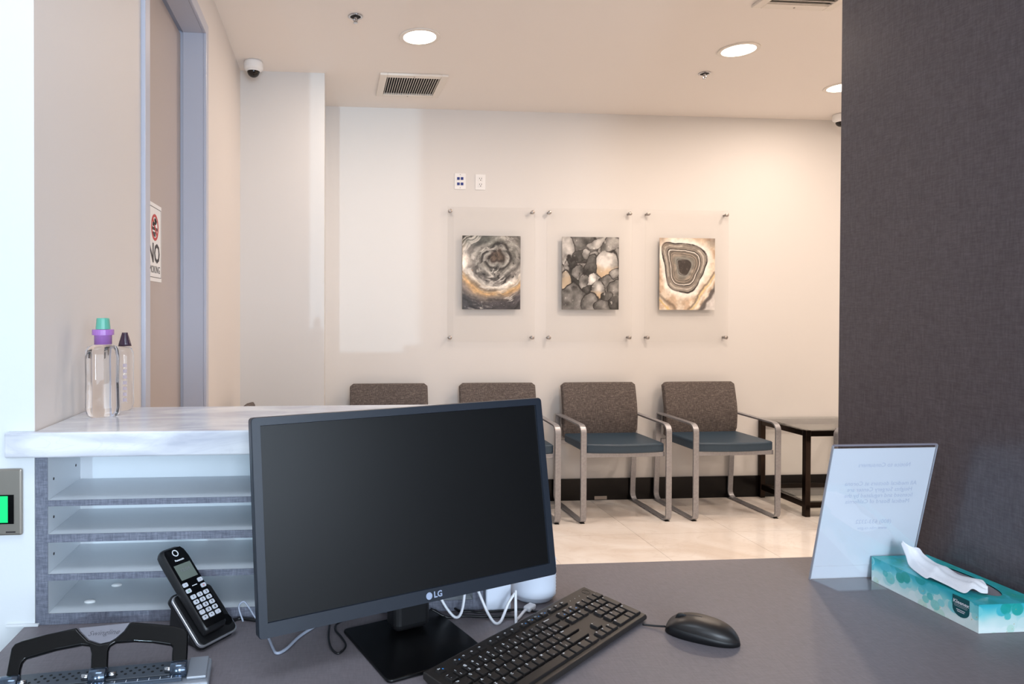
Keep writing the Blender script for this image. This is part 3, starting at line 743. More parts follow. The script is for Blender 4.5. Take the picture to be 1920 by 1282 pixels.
cb = thing('shelf_unit', 'white open shelf unit with grey edges under the stone counter', 'shelf', (-0.11, 1.26, 0.75))
ox, oy, oz = -0.11, 1.26, 0.75
def L(x, y_, z): return (x-ox, y_-oy, z-oz)
E0 = 1.183
for (xa, xb) in ((-0.5115, -0.4913), (0.2615, 0.2815)):
    sp = MB().box(L(xa, E0+0.001, 0.7505), L(xb, 1.343, 1.0455)).build('side_panel', M['shelf'], cb)
    MB().box(L(xa, E0-0.0005, 0.7505), L(xb, E0+0.001, 1.0455)).build('edge_strip', M['linen_edge'], sp)
MB().box(L(-0.4913, 1.333, 0.7505), L(0.2615, 1.343, 1.0455)).build('back_panel', M['shelf'], cb)
for (z0, z1) in ((0.9578, 0.9683), (0.8945, 0.9085), (0.8275, 0.8390), (0.7505, 0.7698)):
    sh = MB().box(L(-0.491, E0+0.001, z0), L(0.2612, 1.3328, z1)).build('shelf_board', M['shelf'], cb)
    MB().box(L(-0.4912, E0-0.0005, z0), L(0.2614, E0+0.001, z1)).build('edge_strip', M['linen_edge'], sh)
for (yh, zh) in ((1.208, 1.000), (1.310, 1.000), (1.208, 0.932), (1.208, 0.866)):
    MB().lathe([(0.0026, -0.0005), (0.0026, 0.0004)], n=10).xform(Matrix.Translation(L(-0.4912, yh, zh)) @ Matrix.Rotation(PI/2, 4, 'Y')).build('peg_hole', M['ink_black'], cb)
for (xc_, yc_) in ((-0.435, 1.225), (-0.41, 1.295)):
    MB().lathe([(0.010, 0), (0.010, 0.002), (0.006, 0.004)], n=18, sy=0.6).xform(Matrix.Translation(L(xc_, yc_, 0.7699))).build('clip', M['white_plastic'], cb, True)

# ------------------------------------------------------------------ desk
dk = thing('desk', 'grey laminate reception desk running under the monitor', 'desk', (0.35, 0.95, 0))
dpts = [(-0.53, 0.55), (1.2435, 0.55), (1.2435, 1.386), (-0.511, 1.386), (-0.511, 1.1812), (-0.53, 1.1812)]
MB().prism([(a-0.35, b-0.95, 0.718) for a, b in dpts], (0, 0, 0.032)).build('desk_top', M['desk'], dk, bevel=0.0015)
for xa in (-0.50, 1.20): MB().box((xa-0.35, 0.60-0.95, 0), (xa+0.03-0.35, 1.17-0.95, 0.7179)).build('support_panel', M['linen_edge'], dk, bevel=0.001)

# wall panel with green display
t = thing('wall_timer', 'brushed metal wall panel with lit green display on the white wall', 'control panel', (-0.5665, 1.183, 0.968))
MB().box((-0.0350, -0.007, -0.0578), (0.0350, 0, 0.0578)).build('face_plate', M['brushed'], t, bevel=0.0035, seg=2)
fr_ = MB()
for a, c in (((-0.022, 0.0115), (0.022, 0.0135)), ((-0.022, -0.0368), (0.022, -0.0345)), ((-0.022, -0.0345), (-0.0175, 0.0115)), ((0.0125, -0.0345), (0.022, 0.0115))):
    fr_.box((a[0], -0.0085, a[1]), (c[0], -0.0068, c[1]))
fr_.build('display_bezel', M['gloss_black'], t)
MB().box((-0.0176, -0.0080, -0.0346), (0.0126, -0.0069, 0.0116)).build('display', M['lcd_green'], t)
text('lettering', 'AM', 0.011, frame((-0.0118, -0.0082, 0.004), (1, 0, 0), (0, 0, 1)), M['ink_black'], t, bold=0.0004)
MB().box((0.0085, -0.0074, -0.0525), (0.0245, -0.0069, -0.0500)).build('nameplate', M['ink_black'], t)

# ------------------------------------------------------------------ bottles on the counter
def bottle_body(w_, d_, h_, neck, n=40):
    b = MB(); prof = [(0.80, 0.0), (0.93, 0.004), (1.0, 0.014), (0.985, h_*0.45), (1.0, h_-0.026), (0.97, h_-0.012), (0.84, h_-0.004), (neck/(w_/2), h_)]
    rings = []
    for r, z in prof:
        ring = []
        for k in range(n):
            a = 2*PI*k/n; e = 0.55 if r > neck/(w_/2)+0.05 else 1.0
            cx_ = math.copysign(abs(math.cos(a))**e, math.cos(a)); cy_ = math.copysign(abs(math.sin(a))**e, math.sin(a))
            dd = d_ if e < 1 else w_
            ring.append(b.bm.verts.new((cx_*w_/2*r, cy_*dd/2*r, z)))
        rings.append(ring)
    for a, c in zip(rings, rings[1:]):
        for k in range(n): b.bm.faces.new((a[k], a[(k+1) % n], c[(k+1) % n], c[k]))
    b.bm.faces.new(rings[0][::-1]); b.bm.faces.new(rings[-1])
    return b
t = thing('sanitizer_bottle', 'clear sanitizer bottle with purple collar and green cap', 'bottle', (-0.4515, 1.345, 1.0903), 0.55)
bottle_body(0.064, 0.052, 0.142, 0.017).build('bottle_body', M['bottle'], t, True)
MB().lathe([(0.0165, 0.1425), (0.0165, 0.160), (0.0185, 0.161)], n=28).build('collar', M['cap_purple'], t, True)
MB().lathe([(0.0205, 0.161), (0.0205, 0.171), (0.0195, 0.172)], n=28).build('collar_flange', M['cap_purple'], t)
MB().lathe([(0.0140, 0.1725), (0.0122, 0.192), (0.0115, 0.1945)], n=28).build('cap', M['cap_green'], t)
t = thing('sanitizer_bottle', 'clear sanitizer bottle with dark tapered cap, behind the green-capped one', 'bottle', (-0.447, 1.425, 1.0903), 0.1)
bottle_body(0.060, 0.048, 0.134, 0.011).build('bottle_body', M['bottle'], t, True)
MB().lathe([(0.0135, 0.1345), (0.0125, 0.140), (0.0065, 0.160), (0.0060, 0.163)], n=20, sy=0.7).build('cap', M['cap_dark'], t, True).location = (0.013, 0, 0)
lb = MB()
for k in range(7): lb.box((0.014, -0.0258, 0.020+k*0.012), (0.022, -0.0254, 0.027+k*0.012))
lb.build('label_print', M['label_grey'], t)

# ------------------------------------------------------------------ monitor
t = thing('monitor', 'black desktop monitor with dark screen on the grey desk', 'monitor', (0.137, 1.109, 0.75), 0.3742)
PW, PH, TI = 0.5556, 0.3222, 0.1461
PM = Matrix.Translation((0.0003, -0.0266, 0.2283)) @ Matrix.Rotation(-TI, 4, 'X')
bz = MB(); W2, H2 = PW/2, PH/2
sl_, st, sb_ = 0.0150, 0.0138, 0.0225
outer = rrect(PW, PH, 0.006, 4); 
def ringverts(pts, y_): return [bz.bm.verts.new((x, y_, z)) for x, z in pts]
inner = []
for x, z in outer:
    inner.append((max(-W2+sl_, min(W2-sl_, x*2)), max(-H2+sb_, min(H2-st, z*2))))
ro0 = ringverts(outer, 0.0145); ro1 = ringverts(outer, 0.003); ro2 = ringverts([(x*0.9965, z*0.994) for x, z in outer], 0.0); ri1 = ringverts([(x*1.004, z*1.006) for x, z in inner], -0.0); ri2 = ringverts(inner, 0.0035)
for a, c in ((ro0, ro1), (ro1, ro2), (ro2, ri1), (ri1, ri2)):
    for k in range(len(a)):
        bz.bm.faces.new((a[k], a[(k+1) % len(a)], c[(k+1) % len(a)], c[k]))
bmesh.ops.remove_doubles(bz.bm, verts=bz.bm.verts, dist=1e-6)
bz.xform(PM); bez = bz.build('bezel', M['bezel'], t)
MB().box((-W2+sl_-0.001, 0.0030, -H2+sb_-0.001), (W2-sl_+0.001, 0.005, H2-st+0.001)).xform(PM).build('screen', M['screen'], t)
bk = MB().prism([(x, 0.0145, z) for x, z in outer], (0, 0.0035, 0)); bk.prism([(x, 0.0181, z) for x, z in rrect(0.26, 0.2, 0.02, 5, -0.02)], (0, 0.014, 0))
bk.xform(PM).build('back_shell', M['bezel'], t, bevel=0.003)
lg = PM @ frame((0.024, -0.0006, -H2+0.0112), (1, 0, 0), (0, 0, 1))
MB().lathe([(0.0058, 0), (0.0058, 0.0004)], n=24).xform(lg @ Matrix.Translation((-0.0155, 0, 0))).build('logo_disc', M['logo_grey'], t)
text('logo_lettering', 'LG', 0.0135, lg @ Matrix.Translation((0.0015, 0, 0.0003)), M['logo_grey'], t, bold=0.0004)
MB().box((-0.035, -0.012, 0.008), (0.035, 0.028, 0.115)).build('stand_neck', M['plastic_black'], t, bevel=0.012, seg=4)
MB().box((-0.045, 0.0, 0.10), (0.045, 0.036, 0.17)).build('stand_hinge', M['plastic_black'], t, bevel=0.008)
MB().prism([(a, b, 0.0005) for a, b in rrect(0.184, 0.176, 0.008, 4, -0.0125, -0.037)], (0, 0, 0.0052)).build('stand_base', M['base_satin'], t, bevel=0.002)
pt = MB()
for k in range(3): pt.box((-0.075+0.012*k, 0.018, -H2-0.0015), (-0.068+0.012*k, 0.021, -H2+0.002))
pt.xform(PM).build('port', M['silver_trim'], t)

# ------------------------------------------------------------------ keyboard
KA = 0.661
kx = Vector((math.cos(KA), math.sin(KA), 0)); kf = Vector((math.sin(KA), -math.cos(KA), 0))
kc = Vector((0.4839, 1.217, 0)) - kx*0.2208 + kf*0.0635
t = thing('keyboard', 'black wired keyboard lying at an angle in front of the monitor', 'keyboard', (kc.x, kc.y, 0.75), KA)
# body: side profile (y back, z)
pf = [(0.0635, 0.012), (0.0635, 0.0215), (0.060, 0.0228), (-0.0610, 0.0122), (-0.0632, 0.0095), (-0.0632, 0.0045), (-0.058, 0.002), (0.055, 0.0085)]
MB().prism([(-0.2208, a, b) for a, b in pf], (0.4416, 0, 0)).build('body', M['kb_body'], t, bevel=0.0014)
for s in (-1, 1):
    MB().box((s*0.18-0.02, 0.045, 0.0), (s*0.18+0.02, 0.053, 0.0095)).build('foot', M['plastic_black'], t, bevel=0.001)
    MB().box((s*0.18-0.02, -0.054, 0.0), (s*0.18+0.02, -0.048, 0.0035)).build('foot', M['plastic_black'], t, bevel=0.001)
slope = math.atan2(0.0228-0.0125, 0.120)
KM = Matrix.Translation((-0.2208, 0.060, 0.0228)) @ Matrix.Rotation(slope, 4, 'X')   # x from left, y from rear (negative towards the front)
U = 0.0188
key_mesh = {}
def keyme(w_, d_):
    k = (round(w_, 4), round(d_, 4))
    if k not in key_mesh:
        b = MB(); h = 0.0040; lo = [(-w_/2, -d_/2), (w_/2, -d_/2), (w_/2, d_/2), (-w_/2, d_/2)]
        A = [b.bm.verts.new((x, y_, 0)) for x, y_ in lo]
        B_ = [b.bm.verts.new((x-math.copysign(0.0007, x), y_-math.copysign(0.0007, y_), h-0.0006)) for x, y_ in lo]
        C_ = [b.bm.verts.new((x-math.copysign(0.0014, x), y_-math.copysign(0.0014, y_), h)) for x, y_ in lo]
        for P_, Q_ in ((A, B_), (B_, C_)):
            for i in range(4): b.bm.faces.new((P_[i], P_[(i+1) % 4], Q_[(i+1) % 4], Q_[i]))
        b.bm.faces.new(C_)
        key_mesh[k] = b.mesh('key', M['key'])
    return key_mesh[k]
def add_key(x, y_, w_, d_, s='', s2='', blue=''):
    o = bpy.data.objects.new('key', keyme(w_-0.0031, d_-0.0031)); COL.objects.link(o); o.parent = t
    o.matrix_local = KM @ Matrix.Translation((x, y_, 0.0))
    z = 0.00415; sz = 0.0056 if len(s) == 1 else 0.0036
    hx, hy = w_/2-0.004, d_/2-0.0042
    if s: text('legend', s, sz, Matrix.Translation((-hx, hy if not s2 else hy+0.0006, z)), M['ink_white'], o, bold=0.00012, align='LEFT')
    if s2: text('legend', s2, sz, Matrix.Translation((-hx+0.001, -hy+0.001, z)), M['ink_white'], o, bold=0.00012, align='LEFT')
    if blue: text('legend', blue, 0.0046, Matrix.Translation((hx-0.003, -hy+0.0012, z)), M['ink_blue'], o, bold=0.0004, align='CENTER')
X0 = 0.0115
yF, r1, r2, r3, r4, r5 = -0.0135, -0.0345, -0.0527, -0.0709, -0.0891, -0.1073
FD = 0.0125; KD = 0.0182
add_key(X0+U*0.5, yF, U, FD, 'Esc', blue='o')
fx = [2.0+i for i in range(4)] + [6.5+i for i in range(4)] + [11.0+i for i in range(4)]
for i, f_ in enumerate(fx): add_key(X0+U*(f_+0.5), yF, U, FD, 'F%d' % (i+1), blue='=' if i in (0, 8, 9, 10, 11) else '')
nx0 = X0 + U*15 + 0.0060
for i, s in enumerate(('Prt', 'Scr', 'Brk')): add_key(nx0+U*(i+0.5), yF, U, FD, s)
for i, (a, b) in enumerate(zip('~!@#$%^&*()_+', '`1234567890-=')): add_key(X0+U*(i+0.5), r1, U, KD, a, b)
add_key(X0+U*14, r1, U*2, KD, 'Backspace')
add_key(X0+U*0.75, r2, U*1.5, KD, 'Tab')
for i, s in enumerate('QWERTYUIOP'): add_key(X0+U*(2+i), r2, U, KD, s)
add_key(X0+U*12, r2, U, KD, '{', '['); add_key(X0+U*13, r2, U, KD, '}', ']'); add_key(X0+U*14.25, r2, U*1.5, KD, '|', '\\')
add_key(X0+U*0.875, r3, U*1.75, KD, 'Caps')
for i, s in enumerate('ASDFGHJKL'): add_key(X0+U*(2.25+i), r3, U, KD, s)
add_key(X0+U*11.25, r3, U, KD, ':', ';'); add_key(X0+U*12.25, r3, U, KD, '"', "'"); add_key(X0+U*13.875, r3, U*2.25, KD, 'Enter')
add_key(X0+U*1.125, r4, U*2.25, KD, 'Shift')
for i, s in enumerate('ZXCVBNM'): add_key(X0+U*(2.75+i), r4, U, KD, s)
for i, (a, b) in enumerate(zip('<>?', ',./')): add_key(X0+U*(9.75+i), r4, U, KD, a, b)
add_key(X0+U*13.625, r4, U*2.75, KD, 'Shift')
xx_ = 0
for wd, s in ((1.25, 'Ctrl'), (1.25, ''), (1.25, 'Alt'), (6.25, ''), (1.25, 'Alt'), (1.25, ''), (1.25, 'Fn'), (1.25, 'Ctrl')):
    add_key(X0+U*(xx_+wd/2), r5, U*wd, KD, s); xx_ += wd
for i, s in enumerate(('Ins', 'Hm', 'Up')): add_key(nx0+U*(i+0.5), r1, U, KD, s, blue='#')
for i, s in enumerate(('Del', 'End', 'Dn')): add_key(nx0+U*(i+0.5), r2, U, KD, s)
add_key(nx0+U*1.5, r4, U, KD, '^')
for i, s in enumerate('<v>'): add_key(nx0+U*(i+0.5), r5, U, KD, s)
np0 = nx0 + U*3 + 0.0060
for i, s in enumerate(('Num', '/', '*', '-')): add_key(np0+U*(i+0.5), r1, U, KD, s)
for j_, row in enumerate(('789', '456', '123')):
    for i, s in enumerate(row): add_key(np0+U*(i+0.5), (r2, r3, r4)[j_], U, KD, s)
add_key(np0+U*3.5, (r2+r3)/2, U, KD*2, '+'); add_key(np0+U*3.5, (r4+r5)/2, U, KD*2, 'Ent')
add_key(np0+U*1, r5, U*2, KD, '0'); add_key(np0+U*2.5, r5, U, KD, '.')
for i in range(3): MB().lathe([(0.0007, 0), (0.0007, 0.0003)], n=8).xform(KM @ Matrix.Translation((np0+U*(0.4+i*0.8), yF, 0))).build('indicator_light', M['ink_white'], t)
MB().annulus((0, 0, 0), 0.0072, 0.0080, 0.0003, 32).xform(KM @ Matrix.Translation((np0+U*3.35, yF+0.001, 0))).build('logo_ring', M['mouse_low'], t)
text('logo_lettering', 'DELL', 0.0058, KM @ Matrix.Translation((np0+U*3.35, yF+0.001, 0.0003)), M['mouse_low'], t, bold=0.0002)

# ------------------------------------------------------------------ mouse
t = thing('mouse', 'black wired mouse to the right of the keyboard', 'mouse', (0.626, 1.0532, 0.75), -0.522)
ML, MWd = 0.1145, 0.061
NT, NA = 26, 22
def mouse_pt(s, a):
    """s along length 0 front..1 rear, a across -1..1 -> half width, split height and top height"""
    x = (s-0.5)*ML
    w_ = MWd/2*(max(0.0, 1-abs((s-0.5)/0.5002)**3.3))**0.5*(0.93+0.07*math.cos((s-0.6)*5))
    top = 0.0355*(max(0.0, 1-((s-0.46)/0.541)**4) if s > 0.46 else max(0.0, 1-((0.46-s)/0.462)**2.4))**0.55*(1.0-0.30*max(0.0, s-0.46))
    return x, w_, top
shell = MB(); low = MB(); S, Lw = [], []
for i in range(NT+1):
    s = 0.5-0.5*math.cos(PI*(0.006+0.988*i/NT)); x, w_, top = mouse_pt(s, 0)
    split = 0.0165 - 0.0085*s + 0.004*math.sin(PI*s); split = min(split, top*0.8)
    ring = []
    for k in range(NA+1):
        a = PI*k/NA; cy_ = math.cos(a); sy_ = math.sin(a)
        ring.append(shell.bm.verts.new((x, w_*math.copysign(abs(cy_)**0.8, cy_), split+(top-split)*sy_**0.75)))
    S.append(ring)
    lr = [(w_*0.995, split), (w_*0.93, split*0.4+0.001), (w_*0.86, 0.0008), (-w_*0.86, 0.0008), (-w_*0.93, split*0.4+0.001), (-w_*0.995, split)]
    Lw.append([low.bm.verts.new((x, p, z)) for p, z in lr])
for R_, bm_ in ((S, shell.bm), (Lw, low.bm)):
    for a, c in zip(R_, R_[1:]):
        for k in range(len(a)-1): bm_.faces.new((a[k], a[k+1], c[k+1], c[k]))
    bm_.faces.new(R_[0]); bm_.faces.new(R_[-1][::-1])
for a, c in zip(Lw, Lw[1:]): low.bm.faces.new((a[-1], a[0], c[0], c[-1]))
shell.build('top_shell', M['mouse_top'], t, True); low.build('underside', M['mouse_low'], t, True)
whx, _, wht = mouse_pt(0.235, 0)
MB().lathe([(0.0095, -0.0035), (0.0112, -0.002), (0.0112, 0.002), (0.0095, 0.0035)], n=24).xform(Matrix.Translation((whx, 0, wht-0.0072)) @ Matrix.Rotation(PI/2, 4, 'X')).build('scroll_wheel', M['mouse_low'], t)
gp = []
for s in np.linspace(0.30, 0.50, 8):
    x, _, tp = mouse_pt(s, 0); gp.append((x, 0, tp-0.0002))
MB().tube(gp, 0.0007, 6).build('button_gap', M['mouse_low'], t)
cd_ = [(-0.0568, 0, 0.0075), (-0.068, 0.0006, 0.0055), (-0.080, 0.001, 0.004), (-0.0935, 0.0005, 0.003)]
MB().tube(smooth_path(cd_, 6), 0.0018, 8).build('cord', M['cable_black'], t, True)

# ------------------------------------------------------------------ tissue box and tissue
BX0, BX1, BY0, BY1, BZ0, BZ1 = 1.107, 1.2295, 1.030, 1.2525, 0.7505, 0.800
rs = np.random.RandomState(3)
discs = []
for i in range(620):
    a = rs.rand(); hgt = rs.rand()
    discs.append((a*0.75-0.02, hgt*0.20-0.02, 0.0062+0.0055*rs.rand(), rs.rand(), 0.75+0.25*rs.rand()))
discs.sort(key=lambda d: d[3])
def box_print(s, hgt):
    """s: metres along the wrap, hgt: 0 bottom .. 0.05 top edge, beyond 0.05 over the lid"""
    f = np.clip(hgt/0.05, 0, 1.0); wav = (fbm(s*26, hgt*26, 2, 3)-0.5)*0.5
    def ramp(f):
        stops = np.array([0, 0.3, 0.55, 0.8, 1.0]); cols = np.array([(236, 250, 248), (204, 236, 234), (132, 218, 222), (60, 188, 204), (28, 166, 168)], float)
        return np.stack([np.interp(f, stops, cols[:, i]) for i in range(3)], 1)
    c = ramp(np.clip(f-0.08+wav*0.9, 0, 1))
    for (cs, chh, r, k, al) in discs:
        d = np.hypot(s-cs, hgt-chh); sel = d < r
        if not sel.any(): continue
        fc = min(max(chh, 0)/0.05, 1.0) + (k-0.5)*0.75 + (0.0 if chh < 0.05 else 0.1)
        col = ramp(np.array([min(max(fc, 0.02), 1.0)]))[0]
        if k > 0.7: col = col*np.array([1.0, 0.98, 0.93]) + np.array([0, 4, 0])
        m_ = (al*0.85*sm(r, r*0.93, d[sel]))[:, None]
        c[sel] = c[sel]*(1-m_) + col*m_
    for i in range(90):
        cs, chh = (discs[i*6][0]*1.0+0.003, discs[i*6][1])
        d = np.hypot(s-cs, hgt-chh); c[d < 0.00075] = (196, 186, 120)
    return c
tb = thing('tissue_box', 'flat teal and white tissue box by the dark right wall', 'tissue box', ((BX0+BX1)/2, (BY0+BY1)/2, 0.75))
ocx, ocy = (BX0+BX1)/2, (BY0+BY1)/2; hx, hy = (BX1-BX0)/2, (BY1-BY0)/2; bh0, bh1 = BZ0-0.75, BZ1-0.75
def side(name, pa, pb, s0):
    ln = math.hypot(pb[0]-pa[0], pb[1]-pa[1]); nu = int(ln/0.0011); nv = 44
    me = grid_mesh(name, nu, nv, lambda u, v: np.stack([pa[0]+(pb[0]-pa[0])*u, pa[1]+(pb[1]-pa[1])*u, bh0+(bh1-bh0)*v], 1), lambda u, v: box_print(s0+ln*u, v*0.05), M['print_card'])
    o = bpy.data.objects.new(name, me); COL.objects.link(o); o.parent = tb
side('side_panel', (-hx, hy), (-hx, -hy), 0.0); side('end_panel', (-hx, -hy), (hx, -hy), 0.2225)
side('side_panel', (hx, -hy), (hx, hy), 0.345); side('end_panel', (hx, hy), (-hx, hy), 0.567)
# lid with an oval opening
NTH, NR = 240, 44
ea, eb, ecx, ecy = 0.036, 0.088, 0.008, 0.006
th = np.arange(NTH)/NTH*2*PI
el = np.stack([ecx+ea*np.cos(th), ecy+eb*np.sin(th)], 1)
dx, dy = np.cos(th)*ea, np.sin(th)*eb
with np.errstate(divide='ignore'):
    tx = np.where(dx > 0, (hx-ecx)/np.maximum(dx, 1e-9), (-hx-ecx)/np.minimum(dx, -1e-9)); ty = np.where(dy > 0, (hy-ecy)/np.maximum(dy, 1e-9), (-hy-ecy)/np.minimum(dy, -1e-9))
tm = np.minimum(np.abs(tx), np.abs(ty)); rec = np.stack([ecx+dx*tm, ecy+dy*tm], 1)
for cxx in (-hx, hx):
    for cyy in (-hy, hy):
        k = np.argmin(np.hypot(rec[:, 0]-cxx, rec[:, 1]-cyy)); rec[k] = (cxx, cyy)
rr = np.linspace(0, 1, NR+1)[:, None, None]
G = (el[None]*(1-rr) + rec[None]*rr).reshape(-1, 2)
idx = np.arange((NR+1)*NTH).reshape(NR+1, NTH); nxt = np.roll(idx, -1, 1)
Fc = np.stack([idx[:-1], nxt[:-1], nxt[1:], idx[1:]], -1).reshape(-1, 4)
me = bpy.data.meshes.new('lid'); me.from_pydata(np.concatenate([G, np.full((len(G), 1), bh1)], 1).tolist(), [], Fc.tolist()); me.materials.append(M['print_card'])
set_colors(me, box_print(hy-G[:, 1], 0.05+(G[:, 0]+hx)))
o = bpy.data.objects.new('lid', me); COL.objects.link(o); o.parent = tb
MB().prism([(a*0.999, b*0.999, bh1-0.0035) for a, b in el[::6]], (0, 0, 0.0015)).build('window_film', M['film'], tb)
MB().box((-hx+0.0005, -hy+0.0005, bh0), (hx-0.0005, hy-0.0005, bh0+0.001)).build('bottom_panel', M['white_plastic'], tb)
# badge on the long side: x = along -y
BF = lambda y_, z_, d=0.0006: frame((-hx-d, y_-ocy, z_-0.75), (0, -1, 0), (0, 0, 1))
bpts = [(-0.0155, 0.0157), (0.0155, 0.0157)] + [(0.0155*math.cos(a), -0.006+0.0135*math.sin(a)) for a in np.linspace(0, -PI, 13)]
bd = MB().prism([(a, b, 0) for a, b in bpts], (0, 0, 0.0003)).xform(BF(1.0615, 0.7835, 0.0001)).build('badge', M['ink_teal'], tb)
text('badge_lettering', 'Kleenex', 0.0088, BF(1.0615, 0.7888, 0.0006), M['ink_white'], bd, bold=0.00025, shear=0.15)
ln_ = MB()
for z_, w_ in ((0.7838, 0.0125), (0.7812, 0.0118)): ln_.box((-w_, -0.0002, 0), (w_, 0.0002, 0.0001), BF(1.0615, z_, 0.0006))
for z_, w_ in ((0.7758, 0.008), (0.7728, 0.0065)): ln_.box((-w_, -0.0006, 0), (w_, 0.0006, 0.0001), BF(1.0615, z_, 0.0006))
ln_.build('badge_print', M['ink_white'], bd)

tl = [(1.1400,1.2190,0.8363),(1.1380,1.2062,0.8180),(1.1300,1.1900,0.8045),(1.1180,1.1592,0.8028),(1.1095,1.1326,0.8030),(1.1140,1.1290,0.8061),(1.1150,1.1199,0.8059),(1.1170,1.0972,0.8045),(1.1170,1.0658,0.8037),(1.1350,1.0678,0.8104),(1.1450,1.0621,0.8051),(1.1600,1.0633,0.8030)]
tr = [(1.1430,1.2155,0.8378),(1.1500,1.2078,0.8345),(1.1650,1.2049,0.8327),(1.1700,1.1989,0.8223),(1.1780,1.1836,0.8122),(1.1800,1.1698,0.8110),(1.1820,1.1615,0.8109),(1.1800,1.1377,0.8065),(1.1820,1.1202,0.8084),(1.1820,1.1045,0.8117),(1.1800,1.0903,0.8145),(1.1740,1.0766,0.8070)]
A_ = smooth_path(tl, 5); B_ = smooth_path(tr, 5); b = MB(); R_ = []
for i, (p, q) in enumerate(zip(A_, B_)):
    row = []
    for k in range(13):
        f = k/12; v = p.lerp(q, f)
        v.z += 0.0075*math.sin(PI*f)*(0.7+0.3*math.sin(i*0.35)) + 0.0016*math.sin(f*16+i*0.22)*math.sin(PI*f)
        row.append(b.bm.verts.new(v - Vector((1.15, 1.14, 0.80))))
    R_.append(row)
for a, c in zip(R_, R_[1:]):
    for k in range(12): b.bm.faces.new((a[k], a[k+1], c[k+1], c[k]))
ts = b.build('tissue', M['tissue'], None, True); ts.location = (1.15, 1.14, 0.80)
ts.modifiers.new('thick', 'SOLIDIFY').thickness = 0.0006; ss = ts.modifiers.new('sub', 'SUBSURF'); ss.levels = 1; ss.render_levels = 1
tag(ts, 'white paper tissue pulled out over the teal box', 'tissue')

# ------------------------------------------------------------------ acrylic notice stand
t = thing('notice_stand', 'slanted clear acrylic stand holding a white notice, seen from behind', 'sign holder', (0.985, 1.2685, 0.75))
SW = 0.2185
lean = math.atan2(0.060, 0.2875); SM = Matrix.Rotation(lean, 4, 'X')      # plate leans toward the desk side (-y)
SL = 0.2937
pl_ = MB().box((0, 0.0004, 0.0), (SW, 0.0020, SL)); pl_.box((0, -0.0026, 0.0), (SW, -0.0010, SL))
pl_.xform(SM).build('acrylic_sleeve', M['acrylic'], t, bevel=0.0004, seg=1)
MB().box((0, -0.0026, SL), (SW, 0.0020, SL+0.0022)).xform(SM).build('top_fold', mat('acrylic edge', rgb(150, 146, 158), 0.15), t)
ed = mat('polished acrylic edge', rgb(172, 178, 190), 0.1)
for xa in (-0.0012, SW-0.0002): MB().box((xa, -0.0026, 0.0), (xa+0.0014, 0.0020, SL)).xform(SM).build('side_edge', ed, t)
pp = MB().box((0.0014, -0.0006, 0.030), (SW-0.0014, 0.0002, SL-0.006)).xform(SM).build('paper', M['paper'], t)
MB().box((0.0014, -0.0006, 0.001), (SW-0.0014, 0.0002, 0.0295)).xform(SM).build('paper_strip', M['paper'], t)
MB().prism([(0, 0, 0.0003), (0.0125, -0.0615, 0.0003), (0.1165, -0.0615, 0.0003), (0.119, 0, 0.0003)], (0, 0, 0.0022)).build('acrylic_foot', M['acrylic'], t)
lines = [('Notice to Consumers', 0.252, 0.0125), ('All medical doctors at Corona', 0.212, 0.0125), ('Heights Surgery Center are', 0.199, 0.0125), ('licensed and regulated by the', 0.186, 0.0125), ('Medical Board of California', 0.173, 0.0125), ('(800) 633-2322', 0.128, 0.0125), ('www.mbc.ca.gov', 0.114, 0.0095)]
for s, z_, sz in lines:
    text('lettering', s, sz, SM @ frame((SW/2+0.006, -0.0009, z_), (-1, 0, 0), (0, 0, 1)), M['ink_faint'], pp)

# ------------------------------------------------------------------ cordless phone
t = thing('cordless_phone_base', 'black charging base with silver rim holding the cordless handset', 'phone base', (-0.178, 1.091, 0.75), math.atan2(0.771, 0.637))
EL = math.radians(39)
def PF(n_): return Matrix(((1,0,0,0),(0,math.cos(EL),-math.sin(EL),0.004),(0,math.sin(EL),math.cos(EL),0.010),(0,0,0,1))) @ Matrix.Translation((0,0,n_))
MB().prism([(a, b, -0.012) for a, b in rrect(0.080, 0.097, 0.010, 5, 0, 0.0485)], (0, 0, 0.010)).xform(PF(0)).build('base_shell', M['plastic_black'], t, bevel=0.002)
MB().prism([(a, b, -0.0045) for a, b in rrect(0.0815, 0.0985, 0.0105, 5, 0, 0.0485)], (0, 0, 0.005)).xform(PF(0)).build('silver_rim', M['silver_trim'], t, bevel=0.001)
MB().prism([(a, b, 0.0004) for a, b in rrect(0.077, 0.094, 0.0095, 5, 0, 0.0485)], (0, 0, 0.0022)).xform(PF(0)).build('base_face', M['plastic_black'], t, bevel=0.001)
MB().prism([(-0.034, 0.008, 0.0005), (-0.034, 0.095, 0.0005), (-0.034, 0.088, 0.060), (-0.034, 0.078, 0.058)], (0.068, 0, 0)).build('support', M['plastic_black'], t, bevel=0.004)
MB().box((-0.034, 0.080, -0.026), (0.018, 0.104, -0.004)).xform(PF(0)).build('cradle_wall', M['plastic_black'], t, bevel=0.006, seg=3)
MB().lathe([(0.010, 0), (0.010, 0.0008)], n=28).xform(PF(0.0026) @ Matrix.Translation((0.028, 0.022, 0))).build('locator_button', M['gloss_black'], t)
root_m = Matrix.Translation(t.location) @ Matrix.Rotation(t.rotation_euler.z, 4, 'Z')
hs = bpy.data.objects.new('cordless_handset', None); COL.objects.link(hs); hs.empty_display_size = 0.03
tag(hs, 'black cordless handset with silver number keys standing in its charging base', 'phone')
hs.matrix_world = root_m @ PF(0.0028)
HC = -0.0085
hb = MB(); rows = []
